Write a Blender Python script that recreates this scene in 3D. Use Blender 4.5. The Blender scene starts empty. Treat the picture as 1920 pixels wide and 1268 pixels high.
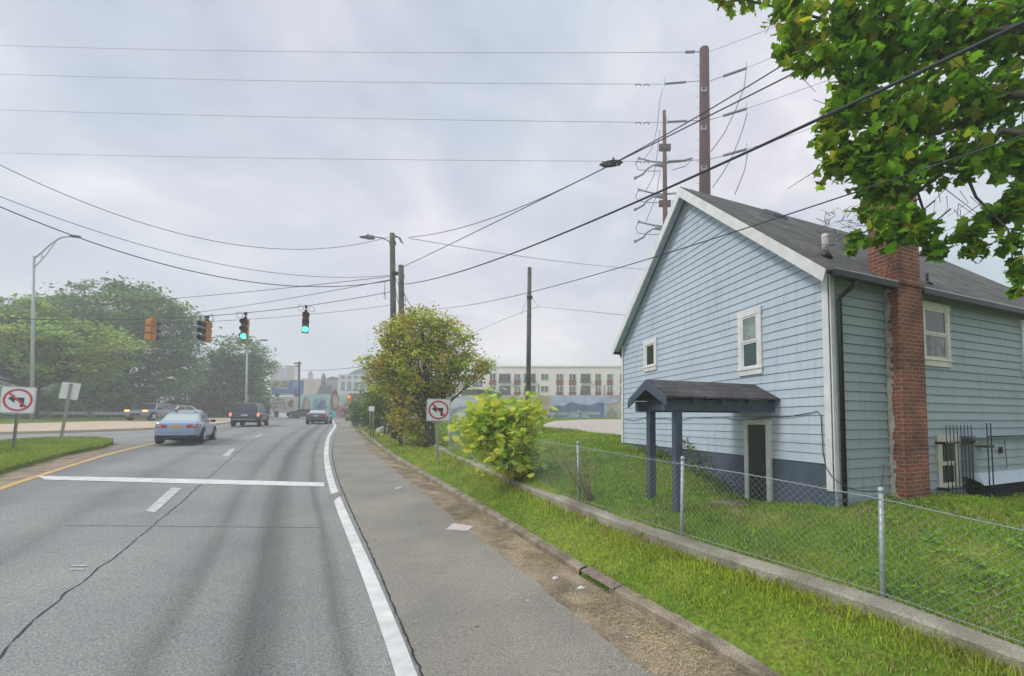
import bpy, math, random
import numpy as np
random.seed(7); rng = np.random.default_rng(11)
SC = bpy.context.scene
# ------------------------------------------------------------------ camera
F_PX, XP, YP, CAM_H = 790.0, 1150.0, 746.0, 2.5
PITCH = math.atan(44.0 / F_PX)
cam_d = bpy.data.cameras.new('camera'); cam = bpy.data.objects.new('camera', cam_d)
SC.collection.objects.link(cam); SC.camera = cam
cam_d.sensor_fit = 'HORIZONTAL'; cam_d.sensor_width = 36.0; cam_d.lens = F_PX / 1920 * 36
cam_d.shift_x = -(XP - 960) / 1920; cam_d.shift_y = (YP - 634) / 1920
cam_d.clip_start = 0.05; cam_d.clip_end = 3000
cam.location = (0, 0, CAM_H); cam.rotation_euler = (math.pi / 2 + PITCH, 0, 0)
# ------------------------------------------------------------------ world and sun
SUN_EL, SUN_AZ = math.radians(42), math.radians(243.4)
world = bpy.data.worlds.new('World'); SC.world = world; world.use_nodes = True
nt = world.node_tree; nt.nodes.clear()
def N(nt, t, **kw):
    n = nt.nodes.new(t)
    for k, v in kw.items():
        if k.startswith('i_'):
            key = k[2:]; key = int(key) if key.isdigit() else key.replace('_', ' ')
            n.inputs[key].default_value = v
        else: setattr(n, k, v)
    return n
def LK(nt, a, ao, b, bi): nt.links.new(a.outputs[ao], b.inputs[bi])
def ramp(nt, stops, interp='LINEAR'):
    r = nt.nodes.new('ShaderNodeValToRGB'); e = r.color_ramp.elements; r.color_ramp.interpolation = interp
    while len(e) > 1: e.remove(e[-1])
    e[0].position = stops[0][0]; e[0].color = (*stops[0][1], 1) if len(stops[0][1]) == 3 else stops[0][1]
    for p, c in stops[1:]:
        x = e.new(p); x.color = (*c, 1) if len(c) == 3 else c
    return r
sky = N(nt, 'ShaderNodeTexSky', sky_type='NISHITA', sun_disc=False, sun_elevation=SUN_EL, sun_rotation=SUN_AZ)
bg1 = N(nt, 'ShaderNodeBackground'); bg1.inputs['Strength'].default_value = 0.08
LK(nt, sky, 0, bg1, 'Color')
tc = N(nt, 'ShaderNodeTexCoord'); mp = N(nt, 'ShaderNodeMapping'); mp.inputs['Scale'].default_value = (1.7, 1.7, 2.9)
mp.inputs['Location'].default_value = (0.4, 0.1, 0.3)
LK(nt, tc, 'Generated', mp, 'Vector')
n1 = N(nt, 'ShaderNodeTexNoise'); n1.inputs['Scale'].default_value = 1.9; n1.inputs['Detail'].default_value = 6; n1.inputs['Roughness'].default_value = 0.55; n1.inputs['Distortion'].default_value = 0.35
LK(nt, mp, 0, n1, 'Vector')
cr = ramp(nt, [(0.28, (0.45, 0.495, 0.585)), (0.42, (0.545, 0.585, 0.665)), (0.52, (0.625, 0.65, 0.715)), (0.60, (0.715, 0.73, 0.77)), (0.72, (0.88, 0.88, 0.885))])
LK(nt, n1, 0, cr, 0)
n2 = N(nt, 'ShaderNodeTexNoise'); n2.inputs['Scale'].default_value = 0.9; n2.inputs['Detail'].default_value = 2
LK(nt, mp, 0, n2, 'Vector')
tint = ramp(nt, [(0.36, (0.90, 1.0, 1.02)), (0.64, (1.05, 0.98, 1.03))]); LK(nt, n2, 0, tint, 0)
mt = N(nt, 'ShaderNodeMixRGB', blend_type='MULTIPLY'); mt.inputs[0].default_value = 0.8
LK(nt, cr, 0, mt, 1); LK(nt, tint, 0, mt, 2)
sep = N(nt, 'ShaderNodeSeparateXYZ'); LK(nt, tc, 'Generated', sep, 0)
zr = N(nt, 'ShaderNodeMapRange', interpolation_type='SMOOTHSTEP'); zr.inputs[1].default_value = 0.70; zr.inputs[2].default_value = 0.98; zr.inputs[3].default_value = 0.97; zr.inputs[4].default_value = 2.3
LK(nt, sep, 2, zr, 0)
bg2 = N(nt, 'ShaderNodeBackground'); LK(nt, mt, 0, bg2, 0); LK(nt, zr, 0, bg2, 1)
mx = N(nt, 'ShaderNodeMixShader'); mx.inputs[0].default_value = 0.93
LK(nt, bg1, 0, mx, 1); LK(nt, bg2, 0, mx, 2)
wo = N(nt, 'ShaderNodeOutputWorld'); LK(nt, mx, 0, wo, 0)
sd = bpy.data.lights.new('sun', 'SUN'); sd.energy = 1.5; sd.angle = math.radians(12); sd.color = (1, 0.965, 0.91)
sun = bpy.data.objects.new('sun', sd); SC.collection.objects.link(sun)
# sun behind the camera to the left
sun.rotation_euler = (math.radians(90) - SUN_EL, 0, math.radians(-63.4))
SC.view_settings.view_transform = 'Standard'; SC.view_settings.look = 'None'
SC.view_settings.exposure = 0.30; SC.view_settings.gamma = 1; SC.view_settings.use_curve_mapping = False
SC.cycles.use_denoising = True
SC.cycles.max_bounces = 6; SC.cycles.transparent_max_bounces = 8; SC.cycles.volume_bounces = 2
SC.cycles.diffuse_bounces = 3; SC.cycles.glossy_bounces = 3
# ------------------------------------------------------------------ pixel <-> world
CP, SP = math.cos(PITCH), math.sin(PITCH)
def ray(px, py):
    c = (px - XP) / F_PX; u = (YP - py) / F_PX
    return np.array([c, CP - u * SP, SP + u * CP])
def at(px, py, Y):
    d = ray(px, py); k = Y / d[1]
    return np.array([d[0] * k, Y, CAM_H + d[2] * k])
def proj(p):
    x, y, z = p[0], p[1], p[2] - CAM_H
    f = y * CP + z * SP; u = -y * SP + z * CP
    return XP + F_PX * x / f, YP - F_PX * u / f
# ------------------------------------------------------------------ polylines
class Poly:
    def __init__(s, pts, ext=0, smooth=0):
        p = np.array([q[:2] for q in pts], float)
        for _ in range(smooth):
            q = [p[0]]
            for a, b in zip(p[:-1], p[1:]): q += [a * .75 + b * .25, a * .25 + b * .75]
            q.append(p[-1]); p = np.array(q)
        if ext:
            a = p[0] - p[1]; b = p[-1] - p[-2]
            p = np.vstack([p[0] + a / np.linalg.norm(a) * ext, p, p[-1] + b / np.linalg.norm(b) * ext])
        s.p = p; s.seg = p[1:] - p[:-1]; s.len = np.linalg.norm(s.seg, axis=1)
        s.cum = np.concatenate([[0], np.cumsum(s.len)])
    def dist(s, x, y):
        """signed distance (positive to the right of travel) and arc length"""
        x = np.asarray(x, float).ravel(); y = np.asarray(y, float).ravel()
        best = np.full(x.shape, 1e18); sd_ = np.zeros_like(x); arc = np.zeros_like(x)
        for i in range(len(s.seg)):
            ax, ay = s.p[i]; dx, dy = s.seg[i] / s.len[i]
            rx, ry = x - ax, y - ay
            t = np.clip(rx * dx + ry * dy, 0, s.len[i])
            ex, ey = rx - t * dx, ry - t * dy
            d2 = ex * ex + ey * ey; m = d2 < best
            best = np.where(m, d2, best)
            side = np.where(dx * ry - dy * rx > 0, -1.0, 1.0)
            sd_ = np.where(m, side * np.sqrt(d2), sd_); arc = np.where(m, s.cum[i] + t, arc)
        return sd_, arc
    def pos(s, a):
        a = np.clip(np.asarray(a, float), 0, s.cum[-1])
        return np.stack([np.interp(a, s.cum, s.p[:, 0]), np.interp(a, s.cum, s.p[:, 1])], -1)
    def nrm(s, a):
        q = s.pos(np.asarray(a) + .05) - s.pos(np.asarray(a) - .05)
        q /= np.linalg.norm(q, axis=-1, keepdims=True) + 1e-9
        return np.stack([q[..., 1], -q[..., 0]], -1)
    def off(s, d, step=0.3, a0=0, a1=None):
        a1 = s.cum[-1] if a1 is None else a1
        a = np.linspace(a0, a1, max(2, int((a1 - a0) / step)))
        return s.pos(a) + s.nrm(a) * d
# ------------------------------------------------------------------ terrain
_S = np.array([-200, -60, -20, 0, 4, 10, 17, 25, 33, 42, 47, 60, 90, 150, 400, 900.])
_Z = np.array([-1.5, -.9, -.35, 0, .06, .32, .78, 1.27, 1.66, 1.98, 2.12, 2.5, 3.1, 3.8, 4.6, 5.0])
_SS = np.linspace(-200, 900, 4401); _ZZ = np.interp(_SS, _S, _Z)
_k = np.hanning(25); _k /= _k.sum(); _ZZ = np.convolve(np.pad(_ZZ, 12, 'edge'), _k, 'valid')
def R(x, y):
    x = np.asarray(x, float); y = np.asarray(y, float)
    return np.interp(-.611 * x + .791 * y, _SS, _ZZ)
def hitf(px, py, f, lo=2.0, hi=400.0):
    d = ray(px, py); k = lo; prev = lo
    while k < hi:
        p = d * k
        if CAM_H + p[2] < float(f(p[0], p[1])):
            a, b = prev, k
            for _ in range(30):
                m = (a + b) / 2; p = d * m
                if CAM_H + p[2] < float(f(p[0], p[1])): b = m
                else: a = m
            p = d * b
            return np.array([p[0], p[1], CAM_H + p[2]])
        prev = k; k *= 1.01
    p = d * hi
    return np.array([p[0], p[1], CAM_H + p[2]])
def RP(*pts): return [hitf(a, b, R) for a, b in pts]
KERB = Poly([(4.2, -1.5), (2.6, 1.6)] + RP((1400, 1262), (1240, 1172), (1140, 1112), (1050, 1058), (950, 990), (850, 927), (760, 876), (704, 836), (671, 807)) + [(-29.5, 49), (-33, 62), (-31, 78), (-22, 95)], ext=60, smooth=2)
WHITE = Poly([(2.6, -2.2), (.2, .9)] + RP((743, 1268), (708, 1165), (664, 1040), (622, 932), (610, 888), (606, 848), (613, 817), (629, 798)) + [(-37, 55), (-40, 68), (-37, 84), (-28, 102)], ext=60, smooth=2)
FENCE_PTS = [(9.5, -1.4, .05), (6.0, 1.95, .18), (3.85, 3.95, .40), (2.97, 4.73, .57), (1.05, 6.43, .77), (-.73, 8.65, .89), (-3.6, 12.9, 1.05), (-7.4, 19, 1.22), (-13.5, 29, 1.75), (-26, 52, 2.5), (-29, 70, 2.8)]
FENCE = Poly(FENCE_PTS); FZ = np.array([p[2] for p in FENCE_PTS]); FA = FENCE.cum.copy()
_C = np.array([(3.7, 7.1, 1.08), (2.9, 8.8, .84), (.33, 14.5, 1.76), (1.1, 7.4, .94), (.75, 8.3, 1.03), (1.8, 10.5, 1.25), (5.5, 7.9, 1.15), (7.6, 8.6, .97), (6.2, 6.6, 1.05), (9, 7, 1.0),
    (-2, 14, 1.38), (-5.7, 18, 1.56), (0, 22, 1.9), (1, 30, 2.2), (-8, 30, 2.1), (-3, 12, 1.2), (0, 45, 2.75), (-12, 45, 2.6), (5, 60, 3.0), (0, 100, 3.6), (-15, 75, 3.1), (60, 100, 3.6), (30, 30, 2.2), (40, 8, 1.3),
    (13, 10, 1.15), (15, 1, .6), (9, 2, .5), (7, 4.2, .72), (5.2, 4.9, .78), (3.4, 6, .88), (12, -8, .2), (30, -15, .3), (15, 18, 1.8), (10, 45, 2.7),
    (-60, 130, 3.9), (60, 200, 4), (200, 60, 3.5), (200, -60, 1), (-100, 300, 4.5), (10, -60, -.4)] + [tuple(p) for p in FENCE_PTS])
def _phi(r2): return 0.5 * r2 * np.log(r2 + 1e-6)
_n = len(_C); _A = np.zeros((_n + 3, _n + 3)); _q = _C[:, :2] / 10
_A[:_n, :_n] = _phi(((_q[:, None] - _q[None]) ** 2).sum(-1)) + np.eye(_n) * .002
_A[:_n, _n] = 1; _A[:_n, _n + 1:] = _q; _A[_n, :_n] = 1; _A[_n + 1:, :_n] = _q.T
_w = np.linalg.solve(_A, np.concatenate([_C[:, 2], [0, 0, 0]]))
def Lf(x, y):
    x = np.asarray(x, float); y = np.asarray(y, float); sh = np.broadcast(x, y).shape
    X = np.stack([np.broadcast_to(x, sh).ravel(), np.broadcast_to(y, sh).ravel()], -1) / 10
    o = np.zeros(len(X))
    for i in range(0, len(X), 20000):
        c = X[i:i + 20000]
        o[i:i + 20000] = _phi(((c[:, None] - _q[None]) ** 2).sum(-1)) @ _w[:_n] + _w[_n] + c @ _w[_n + 1:]
    return np.clip(o, -1.2, 4.6).reshape(sh)
def G(x, y):
    """ground: verge and lawn to the right of the kerb, just under the road sheet to its left"""
    x = np.asarray(x, float); y = np.asarray(y, float); sh = np.broadcast(x, y).shape
    x = np.broadcast_to(x, sh).ravel(); y = np.broadcast_to(y, sh).ravel()
    d, _ = KERB.dist(x, y); df, fa = FENCE.dist(x, y); df = -df      # fence runs away from the kerb's far end
    fz = np.interp(fa, FA, FZ); r = R(x, y)
    tt = np.clip((d - .12) / np.maximum(d - .12 - (df + .25), .05), 0, 1)
    verge = (r + .055 + .075 * np.clip((d - .17) / .2, 0, 1)) * (1 - tt) + (fz - .125) * tt
    lawn = Lf(x, y)
    k = np.clip((df + .25) / .12, 0, 1)
    out = verge * (1 - k) + lawn * k
    out = np.where(d < .095, r - .09, out)
    return out.reshape(sh)
# fence polyline is listed near to far: lawn must come out positive
_t, _ = FENCE.dist([2.0], [9.0]); FSIGN = 1.0 if _t[0] > 0 else -1.0
def G(x, y, _s=FSIGN):
    x = np.asarray(x, float); y = np.asarray(y, float); sh = np.broadcast(x, y).shape
    x = np.broadcast_to(x, sh).ravel(); y = np.broadcast_to(y, sh).ravel()
    d, _ = KERB.dist(x, y); df, fa = FENCE.dist(x, y); df = df * _s
    fz = np.interp(fa, FA, FZ); r = R(x, y)
    tt = np.clip((d - .12) / np.maximum((d - .12) - (df + .25), .05), 0, 1)
    tt = tt * tt * (3 - 2 * tt) * .5 + tt * .5
    verge = (r + .055 + .075 * np.clip((d - .17) / .2, 0, 1)) * (1 - tt) + (fz - .125) * tt
    lawn = Lf(x, y)
    k = np.clip((df + .25) / .12, 0, 1)
    out = verge * (1 - k) + lawn * k
    out = np.where(d < .095, r - .09, out)
    return out.reshape(sh)
def gp(px, py): return hitf(px, py, lambda a, b: float(G(a, b)))
# ------------------------------------------------------------------ materials
MATS = {}
def mat(name, col, rough=.7, var=.0, scale=6., bump=0., bscale=40., metal=0., spec=.5, col2=None, detail=4, attr=False, trans=0., grain=0.):
    if name in MATS: return MATS[name]
    m = bpy.data.materials.new(name); m.use_nodes = True; t = m.node_tree; b = t.nodes['Principled BSDF']
    b.inputs['Roughness'].default_value = rough; b.inputs['Metallic'].default_value = metal
    b.inputs['Specular IOR Level'].default_value = spec
    b.inputs['Base Color'].default_value = (*col, 1)
    src = None
    if attr:
        a = N(t, 'ShaderNodeAttribute', attribute_name='col'); src = (a, 0); LK(t, a, 0, b, 'Base Color')
    elif var > 0 or col2 is not None:
        g = N(t, 'ShaderNodeTexCoord'); n = N(t, 'ShaderNodeTexNoise'); n.inputs['Scale'].default_value = scale; n.inputs['Detail'].default_value = detail
        LK(t, g, 'Object', n, 'Vector')
        c2 = col2 if col2 is not None else tuple(c * (1 - var) for c in col)
        c1 = col if col2 is not None else tuple(min(1, c * (1 + var)) for c in col)
        r = ramp(t, [(.35, c1), (.65, c2)]); LK(t, n, 0, r, 0); LK(t, r, 0, b, 'Base Color')
    if grain > 0 and b.inputs['Base Color'].links:
        s0 = b.inputs['Base Color'].links[0].from_node; g = N(t, 'ShaderNodeTexCoord'); n = N(t, 'ShaderNodeTexNoise'); n.inputs['Scale'].default_value = 48; n.inputs['Detail'].default_value = 3; n.inputs['Roughness'].default_value = .8
        LK(t, g, 'Object', n, 'Vector'); r = ramp(t, [(.32, (1 - grain,) * 3), (.5, (1,) * 3), (.68, (1 + grain,) * 3)]); LK(t, n, 0, r, 0)
        x = N(t, 'ShaderNodeMixRGB', blend_type='MULTIPLY'); x.inputs[0].default_value = 1; LK(t, s0, 0, x, 1); LK(t, r, 0, x, 2); LK(t, x, 0, b, 'Base Color')
    if bump > 0:
        g = N(t, 'ShaderNodeTexCoord'); n = N(t, 'ShaderNodeTexNoise'); n.inputs['Scale'].default_value = bscale; n.inputs['Detail'].default_value = 4
        LK(t, g, 'Object', n, 'Vector'); bp = N(t, 'ShaderNodeBump'); bp.inputs['Strength'].default_value = bump; bp.inputs['Distance'].default_value = .02
        LK(t, n, 0, bp, 'Height'); LK(t, bp, 0, b, 'Normal')
    if trans > 0:
        tr = N(t, 'ShaderNodeBsdfTranslucent'); ms = N(t, 'ShaderNodeMixShader'); ms.inputs[0].default_value = trans
        if src: LK(t, src[0], src[1], tr, 0)
        else: tr.inputs[0].default_value = (*col, 1)
        LK(t, b, 0, ms, 1); LK(t, tr, 0, ms, 2); LK(t, ms, 0, t.nodes['Material Output'], 0)
    MATS[name] = m; return m
def emit(name, col, s):
    if name in MATS: return MATS[name]
    m = mat(name, col, .4); b = m.node_tree.nodes['Principled BSDF']
    b.inputs['Emission Color'].default_value = (*col, 1); b.inputs['Emission Strength'].default_value = s
    return m
# ------------------------------------------------------------------ objects
COL = SC.collection
NET = {}
def link(o, parent=None, local=False):
    COL.objects.link(o)
    if parent is not None:
        o.parent = parent
        if not local: o.location = tuple(-c for c in NET.get(parent.name, (0, 0, 0)))
    NET[o.name] = (0, 0, 0)
    return o
def props(o, label=None, cat=None, group=None, kind=None):
    if label: o['label'] = label
    if cat: o['category'] = cat
    if group: o['group'] = group
    if kind: o['kind'] = kind
    return o
def thing(name, label, cat, loc=(0, 0, 0), rotz=0, group=None):
    o = bpy.data.objects.new(name, None); COL.objects.link(o); o.empty_display_size = .2
    o.location = tuple(float(c) for c in loc); o.rotation_euler = (0, 0, rotz); NET[o.name] = tuple(float(c) for c in loc)
    return props(o, label, cat, group)
class MB:
    def __init__(s): s.v = []; s.f = []; s.sm = []
    def add(s, vs, fs, smooth=False):
        k = len(s.v); s.v += [tuple(float(c) for c in v) for v in vs]
        s.f += [tuple(i + k for i in f) for f in fs]; s.sm += [smooth] * len(fs); return s
    def box(s, x0, x1, y0, y1, z0, z1):
        v = [(x, y, z) for z in (z0, z1) for x, y in ((x0, y0), (x1, y0), (x1, y1), (x0, y1))]
        return s.add(v, [(3, 2, 1, 0), (4, 5, 6, 7), (0, 1, 5, 4), (1, 2, 6, 5), (2, 3, 7, 6), (3, 0, 4, 7)])
    def hexa(s, b, t):
        return s.add(list(b) + list(t), [(3, 2, 1, 0), (4, 5, 6, 7), (0, 1, 5, 4), (1, 2, 6, 5), (2, 3, 7, 6), (3, 0, 4, 7)])
    def prism(s, poly, off):
        n = len(poly); off = np.array(off); a = [np.array(p, float) for p in poly]
        return s.add(a + [p + off for p in a], [tuple(range(n))[::-1], tuple(range(n, 2 * n))] + [(i, (i + 1) % n, n + (i + 1) % n, n + i) for i in range(n)])
    def tube(s, pts, r, n=6, cap=True, smooth=True):
        pts = [np.array(p, float) for p in pts]; m = len(pts)
        rr = [r] * m if np.isscalar(r) else list(r)
        vs = []; prev = None
        for i, p in enumerate(pts):
            d = pts[min(i + 1, m - 1)] - pts[max(i - 1, 0)]; d /= np.linalg.norm(d) + 1e-9
            if prev is None:
                a = np.array([0, 0, 1.]) if abs(d[2]) < .9 else np.array([1., 0, 0])
                a = np.cross(d, a)
            else: a = prev - d * prev.dot(d)
            a /= np.linalg.norm(a) + 1e-9; prev = a; b = np.cross(d, a)
            for k in range(n):
                t = 2 * math.pi * k / n; vs.append(p + (a * math.cos(t) + b * math.sin(t)) * rr[i])
        fs = [(i * n + k, i * n + (k + 1) % n, (i + 1) * n + (k + 1) % n, (i + 1) * n + k) for i in range(m - 1) for k in range(n)]
        s.add(vs, fs, smooth)
        if cap:
            k0 = len(s.v) - len(vs)
            s.f += [tuple(k0 + k for k in range(n))[::-1], tuple(k0 + (m - 1) * n + k for k in range(n))]; s.sm += [False, False]
        return s
    def disc(s, c, ax, r, h, n=16, r2=None):
        c = np.array(c, float); ax = np.array(ax, float); ax /= np.linalg.norm(ax)
        return s.tube([c - ax * h / 2, c + ax * h / 2], [r, r if r2 is None else r2], n)
    def ball(s, c, r, sc=(1, 1, 1), n=10):
        vs = []; m = n // 2
        for i in range(m + 1):
            t = math.pi * i / m
            for k in range(n):
                p = 2 * math.pi * k / n
                vs.append((c[0] + r * sc[0] * math.sin(t) * math.cos(p), c[1] + r * sc[1] * math.sin(t) * math.sin(p), c[2] + r * sc[2] * math.cos(t)))
        return s.add(vs, [(i * n + k, i * n + (k + 1) % n, (i + 1) * n + (k + 1) % n, (i + 1) * n + k) for i in range(m) for k in range(n)], True)
    def build(s, name, m, parent=None, local=False, bevel=0, sub=0):
        me = bpy.data.meshes.new(name); me.from_pydata(s.v, [], s.f); me.polygons.foreach_set('use_smooth', s.sm)
        me.materials.append(m); me.update(); o = bpy.data.objects.new(name, me); link(o, parent, local)
        if bevel:
            b = o.modifiers.new('bevel', 'BEVEL'); b.width = bevel; b.segments = 2; b.limit_method = 'ANGLE'
        if sub:
            b = o.modifiers.new('sub', 'SUBSURF'); b.levels = sub; b.render_levels = sub
        return o
def text_obj(name, s, size, m, loc, rot, parent=None, local=True, thick=.004):
    c = bpy.data.curves.new(name, 'FONT'); c.body = s; c.size = size; c.align_x = 'CENTER'; c.align_y = 'CENTER'; c.extrude = thick; c.offset = size * .015
    tmp = bpy.data.objects.new('tmp', c); COL.objects.link(tmp); me = bpy.data.meshes.new_from_object(tmp.evaluated_get(bpy.context.evaluated_depsgraph_get())); bpy.data.objects.remove(tmp)
    me.materials.clear(); me.materials.append(m); o = bpy.data.objects.new(name, me); link(o, parent, True)
    o.location = loc; o.rotation_euler = rot; return o
def npmesh(name, co, k, m, parent=None, cols=None, smooth=False, kindp=None):
    """co: (n*k,3) vertices, every k of them one face"""
    co = np.ascontiguousarray(co, np.float32); nv = len(co); nf = nv // k
    me = bpy.data.meshes.new(name); me.vertices.add(nv); me.vertices.foreach_set('co', co.ravel())
    me.loops.add(nv); me.loops.foreach_set('vertex_index', np.arange(nv, dtype=np.int32))
    me.polygons.add(nf); me.polygons.foreach_set('loop_start', np.arange(0, nv, k, dtype=np.int32))
    me.polygons.foreach_set('loop_total', np.full(nf, k, np.int32))
    me.update(calc_edges=True)
    if cols is not None:
        a = me.color_attributes.new('col', 'FLOAT_COLOR', 'POINT')
        c = np.ones((nv, 4), np.float32); c[:, :3] = np.repeat(cols, k, axis=0) if len(cols) == nf else cols
        a.data.foreach_set('color', c.ravel())
    me.materials.append(m); o = bpy.data.objects.new(name, me); link(o, parent); return o
def gridmesh(name, X, Y, Z, m, uv=None, keep=None):
    ny, nx = X.shape
    co = np.stack([X, Y, Z], -1).reshape(-1, 3).astype(np.float32)
    i = np.arange((ny - 1) * (nx - 1)); r, c = i // (nx - 1), i % (nx - 1); a = r * nx + c
    q = np.stack([a, a + 1, a + nx + 1, a + nx], -1)
    if keep is not None: q = q[keep.ravel()[q].all(1)]
    me = bpy.data.meshes.new(name); me.vertices.add(len(co)); me.vertices.foreach_set('co', co.ravel())
    me.loops.add(q.size); me.loops.foreach_set('vertex_index', q.ravel().astype(np.int32))
    me.polygons.add(len(q)); me.polygons.foreach_set('loop_start', np.arange(0, q.size, 4, dtype=np.int32)); me.polygons.foreach_set('loop_total', np.full(len(q), 4, np.int32))
    me.polygons.foreach_set('use_smooth', np.ones(len(q), bool)); me.update(calc_edges=True)
    if uv is not None:
        l = me.uv_layers.new(name='st'); l.data.foreach_set('uv', uv.reshape(-1, 2)[q.ravel()].astype(np.float32).ravel())
    me.materials.append(m); o = bpy.data.objects.new(name, me); link(o); return o
def axis(lo, a, b, hi, d, g):
    m = list(np.arange(a, b + 1e-6, d)); s = d; x = m[0]; L_ = []
    while x > lo: s *= g; x -= s; L_.append(x)
    s = d; x = m[-1]; H_ = []
    while x < hi: s *= g; x += s; H_.append(x)
    return np.array(L_[::-1] + m + H_)
def strip(name, A, B, f, m, n=3, step=.4, dz=.004, kind='structure', uv=True, thick=0, parent=None):
    """surface between two outlines A and B (lists of plan points), laid dz over the height field f"""
    A = Poly(A); B = Poly(B); k = max(2, int(max(A.cum[-1], B.cum[-1]) / step))
    t = np.linspace(0, 1, k); pa = A.pos(t * A.cum[-1]); pb = B.pos(t * B.cum[-1])
    w = np.linspace(0, 1, n + 1)[None, :, None]
    P = pa[:, None] * (1 - w) + pb[:, None] * w
    Z = f(P[..., 0], P[..., 1]) + dz
    if not thick:
        o = gridmesh(name, P[..., 0], P[..., 1], Z, m)
    else:
        mb = MB(); kk, nn = Z.shape; vs = [(P[i, j, 0], P[i, j, 1], Z[i, j]) for i in range(kk) for j in range(nn)]
        vb = [(x, y, z - thick) for x, y, z in vs]; T = kk * nn; fs = []
        for i in range(kk - 1):
            for j in range(nn - 1):
                a = i * nn + j; fs.append((a, a + 1, a + nn + 1, a + nn))
            a = i * nn; fs.append((a, a + nn, a + nn + T, a + T)); a = i * nn + nn - 1; fs.append((a + nn, a, a + T, a + nn + T))
        for j in range(nn - 1):
            fs.append((j + 1, j, j + T, j + 1 + T)); a = (kk - 1) * nn + j; fs.append((a, a + 1, a + 1 + T, a + T))
        mb.add(vs + vb, fs, False); o = mb.build(name, m, parent)
    if kind: o['kind'] = kind
    return o
def inpoly(x, y, P):
    P = np.array([p[:2] for p in P]); r = np.zeros(len(x), bool); j = len(P) - 1
    for i in range(len(P)):
        xi, yi = P[i]; xj, yj = P[j]
        c = ((yi > y) != (yj > y)) & (x < (xj - xi) * (y - yi) / (yj - yi + 1e-12) + xi)
        r ^= c; j = i
    return r
# ================================================================== SETTING: ground, road, kerb, markings
def ground_mat():
    m = bpy.data.materials.new('ground_soil_grass'); m.use_nodes = True; t = m.node_tree; b = t.nodes['Principled BSDF']; b.inputs['Roughness'].default_value = .95; b.inputs['Specular IOR Level'].default_value = .1
    g = N(t, 'ShaderNodeNewGeometry')
    n = N(t, 'ShaderNodeTexNoise'); n.inputs['Scale'].default_value = .9; n.inputs['Detail'].default_value = 7; n.inputs['Roughness'].default_value = .65
    LK(t, g, 'Position', n, 'Vector')
    r = ramp(t, [(.3, (.07, .14, .015)), (.5, (.13, .21, .025)), (.64, (.21, .27, .04)), (.8, (.30, .27, .10))]); LK(t, n, 0, r, 0)
    n2 = N(t, 'ShaderNodeTexNoise'); n2.inputs['Scale'].default_value = 22; n2.inputs['Detail'].default_value = 4; LK(t, g, 'Position', n2, 'Vector')
    r2 = ramp(t, [(.3, (.55, .55, .5)), (.7, (1.3, 1.3, 1.25))]); LK(t, n2, 0, r2, 0)
    x = N(t, 'ShaderNodeMixRGB', blend_type='MULTIPLY'); x.inputs[0].default_value = 1; LK(t, r, 0, x, 1); LK(t, r2, 0, x, 2); LK(t, x, 0, b, 'Base Color')
    bp = N(t, 'ShaderNodeBump'); bp.inputs['Strength'].default_value = .8; bp.inputs['Distance'].default_value = .05; LK(t, n2, 0, bp, 'Height'); LK(t, bp, 0, b, 'Normal')
    return m
M_GROUND = ground_mat()
gx = axis(-330, -5, 9, 330, .12, 1.055); gy = axis(-90, .6, 16, 380, .12, 1.055)
GX, GY = np.meshgrid(gx, gy)
d_, _ = KERB.dist(GX, GY); d_ = d_.reshape(GX.shape)
# snap the vertices next to the kerb line onto it so that the step is clean
e = .02
dx_, _ = KERB.dist(GX + e, GY); dy_, _ = KERB.dist(GX, GY + e)
nx_ = (dx_.reshape(GX.shape) - d_) / e; ny_ = (dy_.reshape(GX.shape) - d_) / e
cell = np.maximum(np.gradient(gx)[None, :], np.gradient(gy)[:, None])
sn = (np.abs(d_ - .1) < cell * .5) & (GY < 60)
GX = np.where(sn, GX + nx_ * (.1 - d_), GX); GY = np.where(sn, GY + ny_ * (.1 - d_), GY)
ground = gridmesh('ground', GX, GY, G(GX, GY), M_GROUND); ground['kind'] = 'structure'

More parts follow.
